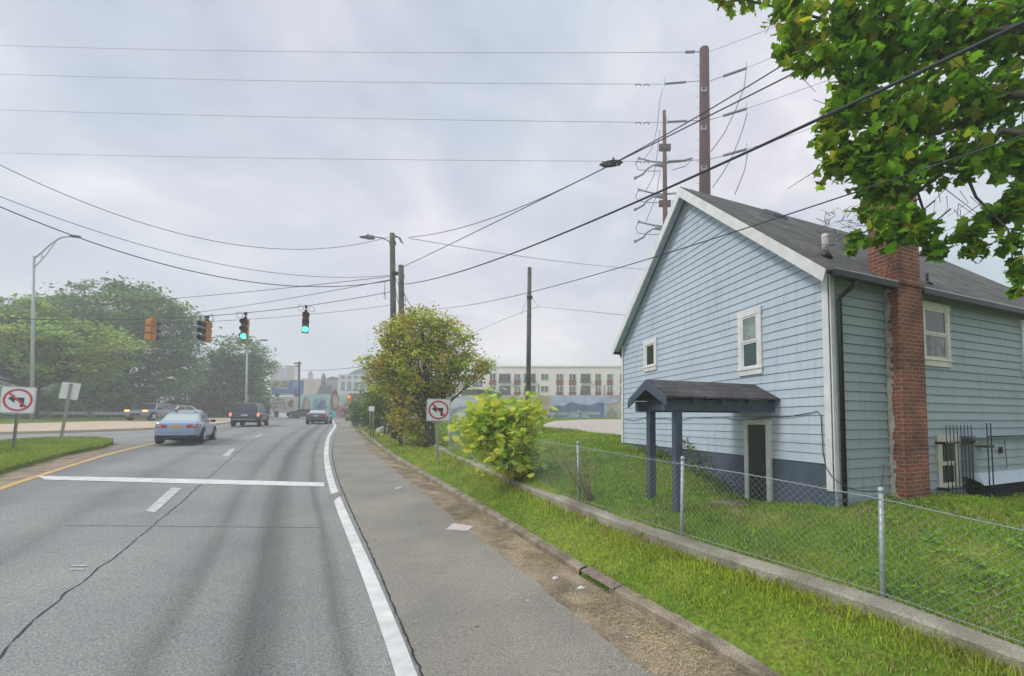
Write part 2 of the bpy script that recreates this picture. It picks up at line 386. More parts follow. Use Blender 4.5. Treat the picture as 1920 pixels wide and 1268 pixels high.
def asphalt_mat():
    m = bpy.data.materials.new('worn_asphalt'); m.use_nodes = True; t = m.node_tree; b = t.nodes['Principled BSDF']; b.inputs['Roughness'].default_value = .82; b.inputs['Specular IOR Level'].default_value = .35
    g = N(t, 'ShaderNodeNewGeometry')
    # aggregate speckle
    v = N(t, 'ShaderNodeTexNoise'); v.inputs['Scale'].default_value = 55; v.inputs['Detail'].default_value = 3; v.inputs['Roughness'].default_value = .8; LK(t, g, 'Position', v, 'Vector')
    rs = ramp(t, [(.32, (.42, .43, .44)), (.5, (1, 1, 1)), (.68, (1.75, 1.75, 1.72))]); LK(t, v, 0, rs, 0)
    n = N(t, 'ShaderNodeTexNoise'); n.inputs['Scale'].default_value = .55; n.inputs['Detail'].default_value = 6; LK(t, g, 'Position', n, 'Vector')
    rb = ramp(t, [(.3, (.215, .218, .208)), (.7, (.28, .28, .262))]); LK(t, n, 0, rb, 0)
    u = N(t, 'ShaderNodeUVMap', uv_map='st'); s = N(t, 'ShaderNodeSeparateXYZ'); LK(t, u, 0, s, 0)
    # noise stretched along the lane to break up the tracks
    mp = N(t, 'ShaderNodeMapping'); mp.inputs['Scale'].default_value = (2.5, 55, 1); LK(t, u, 0, mp, 0)
    ns = N(t, 'ShaderNodeTexNoise'); ns.inputs['Scale'].default_value = 1.0; ns.inputs['Detail'].default_value = 5; LK(t, mp, 0, ns, 'Vector')
    a = N(t, 'ShaderNodeMath', operation='MULTIPLY_ADD'); a.inputs[1].default_value = .022; LK(t, ns, 0, a, 0); LK(t, s, 1, a, 2)
    mr = N(t, 'ShaderNodeMapRange'); mr.inputs[1].default_value = -.85; mr.inputs[2].default_value = .11; LK(t, a, 0, mr, 0)
    def p(v): return (v + .11 + 8.5) / 9.6
    W = (1, 1, 1)
    rt = ramp(t, [(p(-7.2), W), (p(-6.5), (.72,) * 3), (p(-6.1), (.78,) * 3), (p(-5.6), (.97,) * 3), (p(-4.75), (.93,) * 3), (p(-4.35), (.74,) * 3), (p(-4.1), (.9,) * 3), (p(-3.6), W),
                  (p(-2.9), (.98,) * 3), (p(-2.25), (.95,) * 3), (p(-1.9), (.66,) * 3), (p(-1.7), (.93,) * 3), (p(-1.4), (.86,) * 3), (p(-1.18), (.48,) * 3), (p(-1.0), (.60,) * 3), (p(-.75), (.93,) * 3), (p(-.5), (.9,) * 3), (p(-.36), (.60,) * 3), (p(-.22), (.95,) * 3), (p(0), W)])
    LK(t, mr, 0, rt, 0)
    m1 = N(t, 'ShaderNodeMixRGB', blend_type='MULTIPLY'); m1.inputs[0].default_value = 1; LK(t, rb, 0, m1, 1); LK(t, rs, 0, m1, 2)
    fr = ramp(t, [(.2, (.7,) * 3), (.55, (1.15,) * 3)]); LK(t, ns, 0, fr, 0)
    m2 = N(t, 'ShaderNodeMixRGB', blend_type='MULTIPLY'); LK(t, fr, 0, m2, 0); LK(t, m1, 0, m2, 1); LK(t, rt, 0, m2, 2)
    LK(t, m2, 0, b, 'Base Color')
    bp = N(t, 'ShaderNodeBump'); bp.inputs['Strength'].default_value = .35; bp.inputs['Distance'].default_value = .006; LK(t, v, 0, bp, 'Height'); LK(t, bp, 0, b, 'Normal')
    return m
M_ROAD = asphalt_mat()
rx = axis(-110, -12, 3.2, 9, .2, 1.07); ry = axis(-14, .4, 12, 130, .2, 1.07)
RX, RY = np.meshgrid(rx, ry)
dk, _ = KERB.dist(RX, RY); dk = dk.reshape(RX.shape)
dx_, _ = KERB.dist(RX + e, RY); dy_, _ = KERB.dist(RX, RY + e)
nx_ = (dx_.reshape(RX.shape) - dk) / e; ny_ = (dy_.reshape(RX.shape) - dk) / e
cell = np.maximum(np.gradient(rx)[None, :], np.gradient(ry)[:, None])
sn = (dk > -.02) & (dk < cell * 1.5)
RX = np.where(sn, RX - nx_ * (dk + .0), RX); RY = np.where(sn, RY - ny_ * (dk + .0), RY)
dk2, _ = KERB.dist(RX, RY); dk2 = dk2.reshape(RX.shape)
dw, aw = WHITE.dist(RX, RY)
road = gridmesh('road', RX, RY, R(RX, RY), M_ROAD, uv=np.stack([aw / 10, dw / 10], -1).reshape(RX.shape + (2,)), keep=dk2 < .03)
road['kind'] = 'structure'

M_SHOULDER = mat('shoulder_asphalt', (.285, .262, .215), .85, col2=(.215, .20, .168), scale=.7, bump=.25, bscale=70, detail=9, grain=.45)
M_CRACK = mat('joint_tar', (.03, .03, .03), .8); M_CRACK2 = mat('fine_crack', (.14, .14, .135), .9)
M_WHITE = mat('road_paint_white', (.74, .74, .70), .7, col2=(.55, .55, .52), scale=3, detail=8)
M_WORN = mat('road_paint_worn', (.6, .6, .57), .7, col2=(.36, .36, .35), scale=9, detail=8)
M_YELLOW = mat('road_paint_yellow', (.62, .40, .12), .7, col2=(.45, .31, .13), scale=3, detail=8)
M_CONC = mat('weathered_concrete', (.36, .33, .27), .9, col2=(.24, .21, .16), scale=3.2, bump=.4, bscale=30, detail=9)
M_KERB = mat('dirty_kerb_concrete', (.34, .29, .21), .9, col2=(.15, .125, .085), scale=2.6, bump=.6, bscale=22, detail=9, grain=.5)
M_DIRT = mat('dry_dirt', (.36, .28, .18), .95, col2=(.15, .12, .08), scale=2.2, bump=.5, bscale=25, detail=9, grain=.6)
JOINT = Poly([(3.05, -1.5), (.52, .9)] + RP((791, 1268), (749, 1165), (706, 1060), (655, 950), (631, 895), (621, 850), (627, 818), (640, 800)) + [(-36, 54.6)], smooth=2)
PANE = Poly([(3.5, -1.2), (1.75, 1.6)] + RP((1225, 1268), (1120, 1190), (1012, 1100), (930, 1035), (868, 988), (800, 930), (735, 880), (690, 840), (664, 808)) + [(-30.3, 49)], smooth=1)
def cut(P, a, b, step=.3, rough=0.):
    q = P.off(0, step, a, min(b, P.cum[-1]))
    if rough:
        t = np.arange(len(q)); q = q + np.stack([np.sin(t * .9) * np.sin(t * .37 + 2) + rng.normal(0, .45, len(q))] * 2, -1) * rough * np.array([.8, .6])
    return q
strip('shoulder_path', cut(JOINT, 0, 75, .12), cut(PANE, 0, 68, .12, .035), R, M_SHOULDER, n=4, dz=.012)
strip('gutter_path', cut(PANE, 0, 68) - np.array([.12, .1]), KERB.off(-.0, .3, 60, 60 + 66), R, M_DIRT, n=3, dz=.008)
# the kerb: a profile swept along the kerb line, uneven along its length
mb = MB(); arcs = np.arange(61, 128, .13); ks = []
for i, a in enumerate(arcs):
    p = KERB.pos(a); n = KERB.nrm(a); z = float(R(p[0], p[1]))
    w = .010 * math.sin(a * 3.1) * math.sin(a * 1.3 + 1) + rng.normal(0, .004); h = .105 + rng.normal(0, .005)
    ks.append([(p[0] + n[0] * q, p[1] + n[1] * q, z + zz) for q, zz in ((0 + w, -.12), (.015 + w, h * .75), (.05 + w, h), (.16, h + .01), (.2, h - .02), (.2, -.12))])
# gap for the storm drain
def near_arc(px, py):
    q = hitf(px, py, R); return float(KERB.dist([q[0]], [q[1]])[1][0])
DR0, DR1 = near_arc(1142, 1120), near_arc(1090, 1083)
for i in range(len(ks) - 1):
    if DR0 < arcs[i] < DR1: continue
    mb.add(ks[i] + ks[i + 1], [(j, j + 6, j + 7, j + 1) for j in range(5)])
kerb = mb.build('kerb', M_KERB); kerb['kind'] = 'structure'
# painted lines and joints
def line(name, P, d0, d1, a0, a1, m, dz): return strip(name, P.off(d0, .25, a0, a1), P.off(d1, .25, a0, a1), R, m, n=1, step=.25, dz=dz)
line('edge_line_marking', WHITE, 0, .17, 60, 145, M_WHITE, .010)
ja = np.arange(0, 60, .07); jw = rng.normal(0, .007, len(ja)); jh = np.abs(rng.normal(.009, .004, len(ja)))
strip('joint_marking', JOINT.pos(ja) + JOINT.nrm(ja) * (jw - jh)[:, None], JOINT.pos(ja) + JOINT.nrm(ja) * (jw + jh)[:, None], R, M_CRACK, n=1, step=.07, dz=.017)
LANE = Poly([(-1.2, -.6)] + RP((0, 1215), (120, 1118), (245, 1022), (365, 920), (440, 853), (497, 813)) + [(-38, 50)], ext=4, smooth=1)
# wavy dark lane joint
la = np.arange(0, 45, .12); wob = np.convolve(rng.normal(0, .02, len(la) + 8), np.ones(3) / 3, 'same')[:len(la)]; lw = np.abs(rng.normal(.009, .003, len(la)))[:, None]
A_ = LANE.pos(la) + LANE.nrm(la) * (wob[:, None] - lw); B_ = LANE.pos(la) + LANE.nrm(la) * (wob[:, None] + lw)
strip('lane_joint_marking', A_, B_, R, M_CRACK, n=1, step=.12, dz=.005)
def quad_mark(name, pix, m, dz=.010, f=R):
    q = [hitf(a, b, f) for a, b in pix]
    return strip(name, [q[0], q[1]], [q[3], q[2]], f, m, n=2, step=.3, dz=dz)
quad_mark('lane_dash_marking', [(273, 959), (322, 915), (341, 916), (291, 962)], M_WORN)
quad_mark('lane_dash_marking', [(417, 855), (433, 841.5), (441, 842), (429, 856.5)], M_WORN)
quad_mark('lane_dash_marking', [(477, 820.5), (490, 815), (495, 815.5), (482, 821)], M_WORN)
quad_mark('stop_line_marking', [(70, 893), (340, 898.5), (340, 907), (84, 900)], M_WHITE, .0102)
quad_mark('stop_line_marking', [(340, 898.5), (608, 905.5), (608, 913), (340, 907)], M_WHITE, .0102)
quad_mark('road_joint_marking', [(120, 985), (600, 989), (600, 989.8), (120, 985.8)], M_CRACK2, .0048)
quad_mark('shoulder_crack_marking', [(705, 1074), (960, 1076.3), (960, 1077.2), (705, 1074.9)], M_CRACK2, .012)
quad_mark('survey_marking', [(134, 1061), (163, 1061), (163, 1063), (134, 1063)], M_WORN, .012)
quad_mark('survey_marking', [(132, 1068), (158, 1068), (158, 1070), (132, 1070)], M_WORN, .012)
quad_mark('patch_marking', [(615, 930), (639, 922), (641, 928), (624, 941)], M_SHOULDER, .016)
YEL = Poly(RP((-60, 942), (0, 916), (100, 884), (200, 853), (292, 831)), smooth=1)
strip('yellow_edge_marking', YEL.off(-.09, .3), YEL.off(.09, .3), R, M_YELLOW, n=1, dz=.010)
# left hand side: dirt margin, grass island, pavement apron, kerb, verge
isl_near = RP((-80, 915), (0, 890), (60, 873), (120, 856), (190, 842), (212, 834)); isl_far = RP((-80, 840), (0, 833.5), (60, 829), (120, 827), (185, 827), (212, 831))
dirt_near = RP((-80, 945), (0, 912), (100, 880), (200, 849), (262, 834))
strip('dirt_margin_path', dirt_near, isl_near, R, M_DIRT, n=3, dz=.006)
M_ISL = M_GROUND
strip('grass_island_ground', isl_near, isl_far, R, M_ISL, n=6, dz=.14, thick=.16)
ISL_POLY = isl_near + isl_far[::-1]
M_TAN = mat('tan_concrete', (.56, .45, .31), .9, col2=(.46, .37, .26), scale=.9, bump=.2, bscale=20, detail=7)
tan_near = RP((-120, 818), (0, 815), (150, 811.5), (290, 806), (400, 798), (438, 793), (480, 788), (520, 786)); tan_far = RP((-120, 803), (0, 799), (150, 794), (290, 789), (380, 787), (435, 785.5), (480, 785), (520, 784.5))
strip('apron_pavement', tan_near, tan_far, R, M_TAN, n=4, dz=.14, thick=.2, step=1.2)
kn = Poly(tan_near); strip('apron_kerb', kn.off(-.16, 1), kn.off(-.004, 1), R, mat('pale_kerb', (.55, .5, .4), .9, var=.15, scale=2), n=1, dz=.15, thick=.25, step=1.2)
ver_far = [tuple(p[:2] + (p[:2] / np.linalg.norm(p[:2])) * 26) for p in tan_far]
strip('left_verge_ground', tan_far, ver_far, lambda x, y: R(x, y) + .0, M_GROUND, n=8, dz=.16, thick=.3, step=1.5)
# gravel lot and dirt patches right of the road
lot_n = [gp(1010, 801), gp(1080, 806), gp(1140, 815), gp(1200, 822)]; lot_f = [gp(1040, 790), gp(1090, 787.5), gp(1140, 787), gp(1200, 787)]
strip('gravel_lot_ground', lot_n, lot_f, G, mat('pale_gravel', (.50, .44, .36), .95, col2=(.38, .35, .3), scale=2, bump=.5, bscale=20), n=6, dz=.03, step=.8)
strip('bare_earth_ground', [gp(1330, 947), gp(1360, 952), gp(1405, 951)], [gp(1334, 941), gp(1365, 938), gp(1402, 943)], G, M_DIRT, n=3, dz=.02, step=.15)
# ================================================================== HOUSE
HP = (3.7, 7.1, 0.0); HA = math.atan2(.4147, .91); HW = 8.13; HL = 10.5
Z_EAVE, Z_RIDGE, Z_SID = 5.1, 8.54, 1.765
TAN = (Z_RIDGE - Z_EAVE) / (HW / 2)
_u = np.array([.91, .4147]); _u /= np.linalg.norm(_u); _v = np.array([-_u[1], _u[0]])
def h2w(u, v, z=0): p = np.array(HP[:2]) + _u * u + _v * v; return (p[0], p[1], z)
def w2h(x, y): a = np.stack([np.asarray(x) - HP[0], np.asarray(y) - HP[1]], -1); return a @ _u, a @ _v
house = thing('house', 'pale blue clapboard house with grey shingle roof, white trim and a red brick chimney', 'house', HP, HA)
def siding_mat(name, c1, c2):
    m = mat(name, c1, .6, col2=c2, scale=.55, detail=6, bump=.12, bscale=60, spec=.35); t = m.node_tree; b = t.nodes['Principled BSDF']
    src = b.inputs['Base Color'].links[0].from_node; g = N(t, 'ShaderNodeTexCoord'); mp = N(t, 'ShaderNodeMapping'); mp.inputs['Scale'].default_value = (5, 5, .5); LK(t, g, 'Object', mp, 'Vector')
    n = N(t, 'ShaderNodeTexNoise'); n.inputs['Scale'].default_value = 1.6; n.inputs['Detail'].default_value = 9; n.inputs['Roughness'].default_value = .65; LK(t, mp, 0, n, 'Vector')
    r = ramp(t, [(.28, (.80, .81, .80)), (.45, (.97, .97, .97)), (.75, (1.06, 1.06, 1.06))]); LK(t, n, 0, r, 0)
    # boards differ a little from each other
    s = N(t, 'ShaderNodeSeparateXYZ'); LK(t, g, 'Object', s, 0); q = N(t, 'ShaderNodeMath', operation='MULTIPLY'); q.inputs[1].default_value = 1 / .166; LK(t, s, 2, q, 0); fl = N(t, 'ShaderNodeMath', operation='FLOOR'); LK(t, q, 0, fl, 0)
    w = N(t, 'ShaderNodeTexWhiteNoise', noise_dimensions='1D'); LK(t, fl, 0, w, 'W'); r2 = ramp(t, [(0, (.955,) * 3), (1, (1.03,) * 3)]); LK(t, w, 0, r2, 0)
    x = N(t, 'ShaderNodeMixRGB', blend_type='MULTIPLY'); x.inputs[0].default_value = 1; LK(t, src, 0, x, 1); LK(t, r, 0, x, 2); x2 = N(t, 'ShaderNodeMixRGB', blend_type='MULTIPLY'); x2.inputs[0].default_value = 1; LK(t, x, 0, x2, 1); LK(t, r2, 0, x2, 2); LK(t, x2, 0, b, 'Base Color')
    return m
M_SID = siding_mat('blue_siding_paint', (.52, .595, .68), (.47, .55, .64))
M_SID2 = siding_mat('blue_siding_paint_shaded', (.37, .44, .475), (.315, .385, .41))  # gable paint again, with the side wall's shade put into the colour
M_GROOVE = mat('siding_joint_shade', (.19, .25, .31), .9)  # darker colour stands for the shadow under each lap; also fills butt seams
M_TRIM = mat('white_trim_paint', (.78, .78, .77), .5, col2=(.66, .66, .65), scale=4, detail=8)
M_CREAM = mat('cream_trim_paint', (.72, .70, .62), .55, col2=(.6, .58, .5), scale=5, detail=8)
M_FOUND = mat('slate_blue_masonry', (.062, .085, .125), .85, col2=(.09, .12, .16), scale=1.4, bump=.5, bscale=12, detail=7)
M_DARK = mat('black_metal', (.012, .012, .018), .45)
M_CANOPY = mat('slate_blue_wood', (.065, .095, .135), .65, col2=(.05, .07, .10), scale=5, detail=7)
def glass_mat(name, c, rough=.04):
    m = mat(name, c, rough, spec=.9); return m
M_GLASS = glass_mat('window_glass_dark', (.03, .045, .045), .03)
M_PATCHY = mat('old_glass', (.16, .19, .2), .12, col2=(.02, .03, .03), scale=6, spec=.8)
def shingle_mat(name, c1, c2, sc=1.0, axis_=('X', 'Z')):
    m = bpy.data.materials.new(name); m.use_nodes = True; t = m.node_tree; b = t.nodes['Principled BSDF']; b.inputs['Roughness'].default_value = .9; b.inputs['Specular IOR Level'].default_value = .2
    g = N(t, 'ShaderNodeTexCoord'); s = N(t, 'ShaderNodeSeparateXYZ'); LK(t, g, 'Object', s, 0)
    c = N(t, 'ShaderNodeCombineXYZ'); LK(t, s, axis_[0], c, 0)
    z = N(t, 'ShaderNodeMath', operation='MULTIPLY'); z.inputs[1].default_value = 1.5; LK(t, s, axis_[1], z, 0); LK(t, z, 0, c, 1)
    br = N(t, 'ShaderNodeTexBrick'); LK(t, c, 0, br, 'Vector'); br.inputs['Scale'].default_value = 1.0
    br.inputs['Brick Width'].default_value = .30 * sc; br.inputs['Row Height'].default_value = .14 * sc; br.inputs['Mortar Size'].default_value = .006; br.inputs['Mortar Smooth'].default_value = .3
    br.inputs['Color1'].default_value = (*c1, 1); br.inputs['Color2'].default_value = (*c2, 1); br.inputs['Mortar'].default_value = (c1[0] * .3, c1[1] * .3, c1[2] * .3, 1)
    n = N(t, 'ShaderNodeTexNoise'); n.inputs['Scale'].default_value = 1.3; n.inputs['Detail'].default_value = 8; LK(t, g, 'Object', n, 'Vector')
    r = ramp(t, [(.3, (.7, .7, .7)), (.7, (1.3, 1.3, 1.3))]); LK(t, n, 0, r, 0)
    x = N(t, 'ShaderNodeMixRGB', blend_type='MULTIPLY'); x.inputs[0].default_value = 1; LK(t, br, 0, x, 1); LK(t, r, 0, x, 2); LK(t, x, 0, b, 'Base Color')
    bp = N(t, 'ShaderNodeBump'); bp.inputs['Strength'].default_value = .7; bp.inputs['Distance'].default_value = .012; bp.invert = True; LK(t, br, 'Fac', bp, 'Height'); LK(t, bp, 0, b, 'Normal')
    return m
M_SHINGLE = shingle_mat('grey_asphalt_shingle', (.14, .14, .132), (.09, .09, .085))
M_SHINGLE2 = shingle_mat('charcoal_asphalt_shingle', (.072, .074, .078), (.11, .10, .105), axis_=('X', 'Z'))
# body
mb = MB(); z0 = .2
mb.prism([(0.03, .03, z0), (0.03, HW - .03, z0), (.03, HW - .03, Z_EAVE - .03), (.03, HW / 2, Z_RIDGE - .06), (.03, .03, Z_EAVE - .03)], (HL, 0, 0))
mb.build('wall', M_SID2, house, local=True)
mb = MB(); mb.box(-.012, .02, .0, HW, z0, Z_SID - .01)
mb.build('foundation', M_FOUND, house, local=True)
def gable_lim(z):
    a = max(0., (z - Z_EAVE) / TAN); return a, HW - a
mb = MB(); gr = MB(); z = Z_SID; EX = .166
while z < Z_RIDGE - .12:
    z1 = min(z + EX, Z_RIDGE - .02); gap = .011
    a0, b0 = gable_lim(z + gap); a1, b1 = gable_lim(z1)
    mb.hexa([(-.024, a0, z + gap), (.0, a0, z + gap), (.0, b0, z + gap), (-.024, b0, z + gap)], [(-.008, a1, z1), (.0, a1, z1), (.0, b1, z1), (-.008, b1, z1)])
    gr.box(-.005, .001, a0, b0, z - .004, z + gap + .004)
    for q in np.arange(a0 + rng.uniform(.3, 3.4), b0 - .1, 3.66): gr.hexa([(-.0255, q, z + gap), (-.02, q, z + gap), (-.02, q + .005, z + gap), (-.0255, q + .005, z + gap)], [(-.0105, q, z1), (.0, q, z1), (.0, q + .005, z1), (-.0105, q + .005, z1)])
    z += EX
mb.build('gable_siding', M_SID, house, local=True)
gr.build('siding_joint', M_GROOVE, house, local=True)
mb = MB(); gr = MB(); z = 1.02
while z < Z_EAVE - .2:
    gap = .011
    mb.hexa([(.0, -.030, z + gap), (HL, -.030, z + gap), (HL, .03, z + gap), (.0, .03, z + gap)], [(.0, -.008, z + EX), (HL, -.008, z + EX), (HL, .03, z + EX), (.0, .03, z + EX)])
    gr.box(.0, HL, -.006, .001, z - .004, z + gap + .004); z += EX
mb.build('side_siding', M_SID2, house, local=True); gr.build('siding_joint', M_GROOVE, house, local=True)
# trim
mb = MB(); mb.box(-.05, -.0305, .0, .125, 1.33, Z_EAVE); mb.box(-.05, .06, -.052, -.0305, 1.33, Z_EAVE); mb.build('corner_board', M_TRIM, house, local=True, bevel=.004)
mb = MB(); mb.box(-.05, -.0305, HW - .1, HW + .02, 1.75, Z_EAVE); mb.build('corner_board', M_TRIM, house, local=True, bevel=.004)
RK, EV, TH = .30, .20, .045
def roofside(s):
    m_ = MB(); yr = HW / 2; ye = -EV if s < 0 else HW + EV; ze = Z_EAVE - EV * TAN
    m_.prism([(-RK, yr, Z_RIDGE + .02), (-RK, ye, ze + .02), (-RK, ye, ze + .02 + TH), (-RK, yr, Z_RIDGE + .02 + TH * 1.25)], (HL + 2 * RK, 0, 0)); return m_
rf = roofside(-1).build('roof', M_SHINGLE, house, local=True); roofside(1).build('roof', M_SHINGLE, house, local=True)
for s in (-1, 1):
    yr = HW / 2; ye = (-EV - .0) if s < 0 else HW + EV; ze = Z_EAVE - EV * TAN; mb = MB(); hb = .21
    mb.prism([(-RK - .035, yr, Z_RIDGE + .06 + (.0 if s < 0 else .001)), (-RK - .035, ye, ze + .06), (-RK - .035, ye + (.06 if s < 0 else -.06), ze + .06 - hb * .9), (-RK - .035, yr, Z_RIDGE + .06 - hb * 1.28)], (.034, 0, 0))
    mb.build('barge_board', M_TRIM, house, local=True)
    mb = MB(); zz = .03
    mb.prism([(-RK, yr, Z_RIDGE - .03 + .03), (-RK, ye + .02 * (1 if s < 0 else -1), ze), (-.06, ye + .02 * (1 if s < 0 else -1), ze), (-.06, yr, Z_RIDGE)], (0, 0, -.015)); mb.build('soffit', M_SID, house, local=True)
# gutters and downspout
for s in (-1, 1):
    y = -EV - .06 if s < 0 else HW + EV + .06; ze = Z_EAVE - EV * TAN; x0, x1 = (-.28, HL)
    mb = MB()
    if s < 0: 
        mb.box(-.22, 1.38, y - .055, y + .055, ze - .06, ze + .065); mb.box(2.13, HL, y - .055, y + .055, ze - .06, ze + .065)
    else: mb.box(-.22, HL, y - .055, y + .055, ze - .09, ze + .03)
    mb.build('gutter', M_DARK, house, local=True, bevel=.01)
    mb = MB(); mb.box(-.25, HL, min(y, y - .0) - .06, y - .057, ze + .045, ze + .067) if s < 0 else mb.box(-.25, HL, y + .057, y + .06, ze + .005, ze + .03); mb.build('gutter_lip', mat('pale_gutter_edge', (.45, .47, .48), .4), house, local=True)
mb = MB(); ze = Z_EAVE - EV * TAN
mb.tube([(.28, -.26, ze - .08), (.25, -.26, ze - .16), (.14, -.16, ze - .28), (.1, -.1, ze - .36), (.1, -.1, 1.1)], .042, 8); mb.build('downspout', M_DARK, house, local=True)
mb = MB(); mb.tube([(.02, HW + .25, ze - .08), (.05, HW + .2, ze - .2), (.08, HW + .09, ze - .34), (.08, HW + .09, 1.9)], .035, 8); mb.build('downspout', M_DARK, house, local=True)
# windows -------------------------------------------------------------
def window(plane, a0, a1, zb, zt, sash=2, trim=M_TRIM, cw=.115, gl=(M_GLASS, M_GLASS), label=None, apron=.14):
    """plane 'g' = gable wall (outward -u), 's' = side wall (outward -v)"""
    def P(a, d, z): return (-d, a, z) if plane == 'g' else (a, -d, z)
    def bx(m_, x0, x1, d0, d1, q0, q1):
        c = [P(x0, d0, q0), P(x1, d0, q0), P(x1, d1, q0), P(x0, d1, q0)]; t = [P(x0, d0, q1), P(x1, d0, q1), P(x1, d1, q1), P(x0, d1, q1)]
        if plane == 's': c = c[::-1]; t = t[::-1]
        m_.hexa(c, t)
    D = .034
    mb = MB(); zb2 = zb + apron
    bx(mb, a0, a0 + cw, 0, D + .03, zb2, zt); bx(mb, a1 - cw, a1, 0, D + .03, zb2, zt); bx(mb, a0 - .01, a1 + .01, 0, D + .035, zt - cw * 1.1, zt + .01)
    fr = mb.build('window_frame', trim, house, local=True, bevel=.004)
    if label: fr['label'] = label
    mb = MB(); bx(mb, a0 - .02, a1 + .02, 0, D + .05, zb2 - .03, zb2 + .012); bx(mb, a0, a1, 0, D + .028, zb, zb2 - .03); mb.build('sill', trim, fr, local=True, bevel=.003)
    ia, ib, iz0, iz1 = a0 + cw, a1 - cw, zb2 + .012, zt - cw * 1.1; s = .038
    mb = MB(); mid = (iz0 + iz1) / 2
    segs = [(iz0, mid), (mid, iz1)] if sash == 2 else [(iz0, iz1)]
    for k, (q0, q1) in enumerate(segs):
        dd = D + .004 + (.010 if k == 1 else 0)
        bx(mb, ia, ia + s, 0, dd + .006, q0, q1); bx(mb, ib - s, ib, 0, dd + .006, q0, q1)
        bx(mb, ia + s, ib - s, 0, dd + .006, q0, q0 + s * 1.1); bx(mb, ia + s, ib - s, 0, dd + .006, q1 - s, q1)
        g2 = MB(); bx(g2, ia + s, ib - s, 0, dd - .008, q0 + s * 1.1, q1 - s); g2.build('pane', gl[k], fr, local=True)
    mb.build('sash', trim, fr, local=True)
    return fr
M_RGLASS = mat('painted_reflection_glass', (.12, .16, .14), .05, col2=(.3, .36, .33), scale=4, spec=.9)  # mottled grey green base colour paints the reflection into the pane
window('g', 1.55, 2.236, 3.47, 4.85, gl=(mat('screened_glass', (.055, .085, .085), .25), M_RGLASS))
window('g', 5.76, 6.52, 4.02, 4.97, sash=1, gl=(M_GLASS,), cw=.13)
window('s', 2.46, 3.42, 3.58, 4.84, trim=M_CREAM, gl=(M_PATCHY, M_GLASS))
window('s', 6.33, 7.4, 3.55, 4.84, trim=M_TRIM, gl=(M_PATCHY, M_PATCHY))
window('s', 2.83, 3.55, 1.18, 2.22, trim=M_CREAM, gl=(M_GLASS, M_GLASS), cw=.12, apron=.06)
# window security bars
mb = MB(); y = -.20; u0, u1 = 2.86, 3.72
for k in range(8): mb.tube([(u0 + (u1 - u0) * k / 7, y, 1.1), (u0 + (u1 - u0) * k / 7, y, 2.42)], .009, 5)
for z in (1.2, 2.08): mb.box(u0 - .04, u1 + .05, y - .012, y + .012, z - .012, z + .012)
for u in (u0 - .03, u1 + .04):
    for z in (1.2, 2.08): mb.box(u - .03, u + .03, y - .02, 0, z - .025, z + .025)
mb.build('security_bars', M_DARK, house, local=True)
# door in the gable wall
mb = MB(); mb.box(-.075, 0, 1.365, 1.47, .72, 2.52); mb.box(-.075, 0, 1.985, 2.09, .76, 2.52); mb.box(-.08, 0, 1.35, 2.105, 2.43, 2.53)
df_ = mb.build('door_frame', mat('white_door_trim', (.78, .77, .70), .5, col2=(.64, .62, .54), scale=5, detail=8), house, local=True, bevel=.004)
mb = MB(); mb.box(-.045, 0, 1.47, 1.985, .74, 2.43); dr = mb.build('door', mat('dark_door_paint', (.018, .035, .038), .5, col2=(.028, .05, .05), scale=5), house, local=True)
mb = MB(); mb.box(-.052, -.045, 1.55, 1.9, 1.62, 2.32); mb.box(-.052, -.045, 1.55, 1.9, .9, 1.5); mb.build('door_panel', mat('dark_door_panel', (.014, .028, .032), .4), dr, local=True, bevel=.003)
# canopy over the door --------------------------------------------------
CV, CL, CHW = 1.80, 2.58, .69; ZR, ZE = 3.22, 2.90
mb = MB()
for s in (-1, 1):
    mb.prism([(-CL, CV, ZR), (-CL, CV + s * CHW, ZE), (-CL, CV + s * CHW, ZE + .035), (-CL, CV, ZR + .045)], (CL - .035, 0, 0))
canopy = mb.build('porch_canopy', M_SHINGLE2, house, local=True)
def cpart(name, m, mbx, **k): return mbx.build(name, m, canopy, local=True, **k)
for s in (-1, 1):
    mb = MB(); mb.prism([(-CL - .03, CV, ZR + .03), (-CL - .03, CV + s * (CHW + .01), ZE + .02), (-CL - .03, CV + s * (CHW + .03), ZE - .14), (-CL - .03, CV, ZR - .14)], (.028, 0, 0)); cpart('fascia_board', M_CANOPY, mb)
    mb = MB(); mb.box(-CL + .05, -.035, CV + s * .5 - .045, CV + s * .5 + .045, ZE - .22, ZE - .02); cpart('beam', M_CANOPY, mb)
    for u in (.0, .62, 1.24, 1.86):
        mb = MB(); q = -.12 - u; b_ = [(q - .025, CV + s * .3, ZE + .09), (q + .025, CV + s * .3, ZE + .09), (q + .025, CV + s * (CHW - .03), ZE - .105), (q - .025, CV + s * (CHW - .03), ZE - .105)]
        mb.hexa(b_ if s > 0 else b_, [(x, y, z + .09 + (.06 if i < 2 else 0)) for i, (x, y, z) in enumerate(b_)]); cpart('rafter', M_CANOPY, mb)
    mb = MB(); v = CV + s * .46; w = h2w(-CL + .35, v); zb = float(G(w[0], w[1])) - .1
    mb.box(-CL + .35 - .068, -CL + .35 + .068, v - .068, v + .068, zb, ZE - .12); cpart('post', M_CANOPY, mb, bevel=.006)
mb = MB(); mb.box(-CL + .28, -CL + .42, CV - .5, CV + .5, ZE - .2, ZE - .06); cpart('cross_beam', M_CANOPY, mb)
mb = MB(); mb.prism([(-CL + .32, CV, ZR - .06), (-CL + .32, CV + .5, ZE - .08), (-CL + .32, CV - .5, ZE - .08)], (.03, 0, 0)); cpart('gable_panel', M_CANOPY, mb)
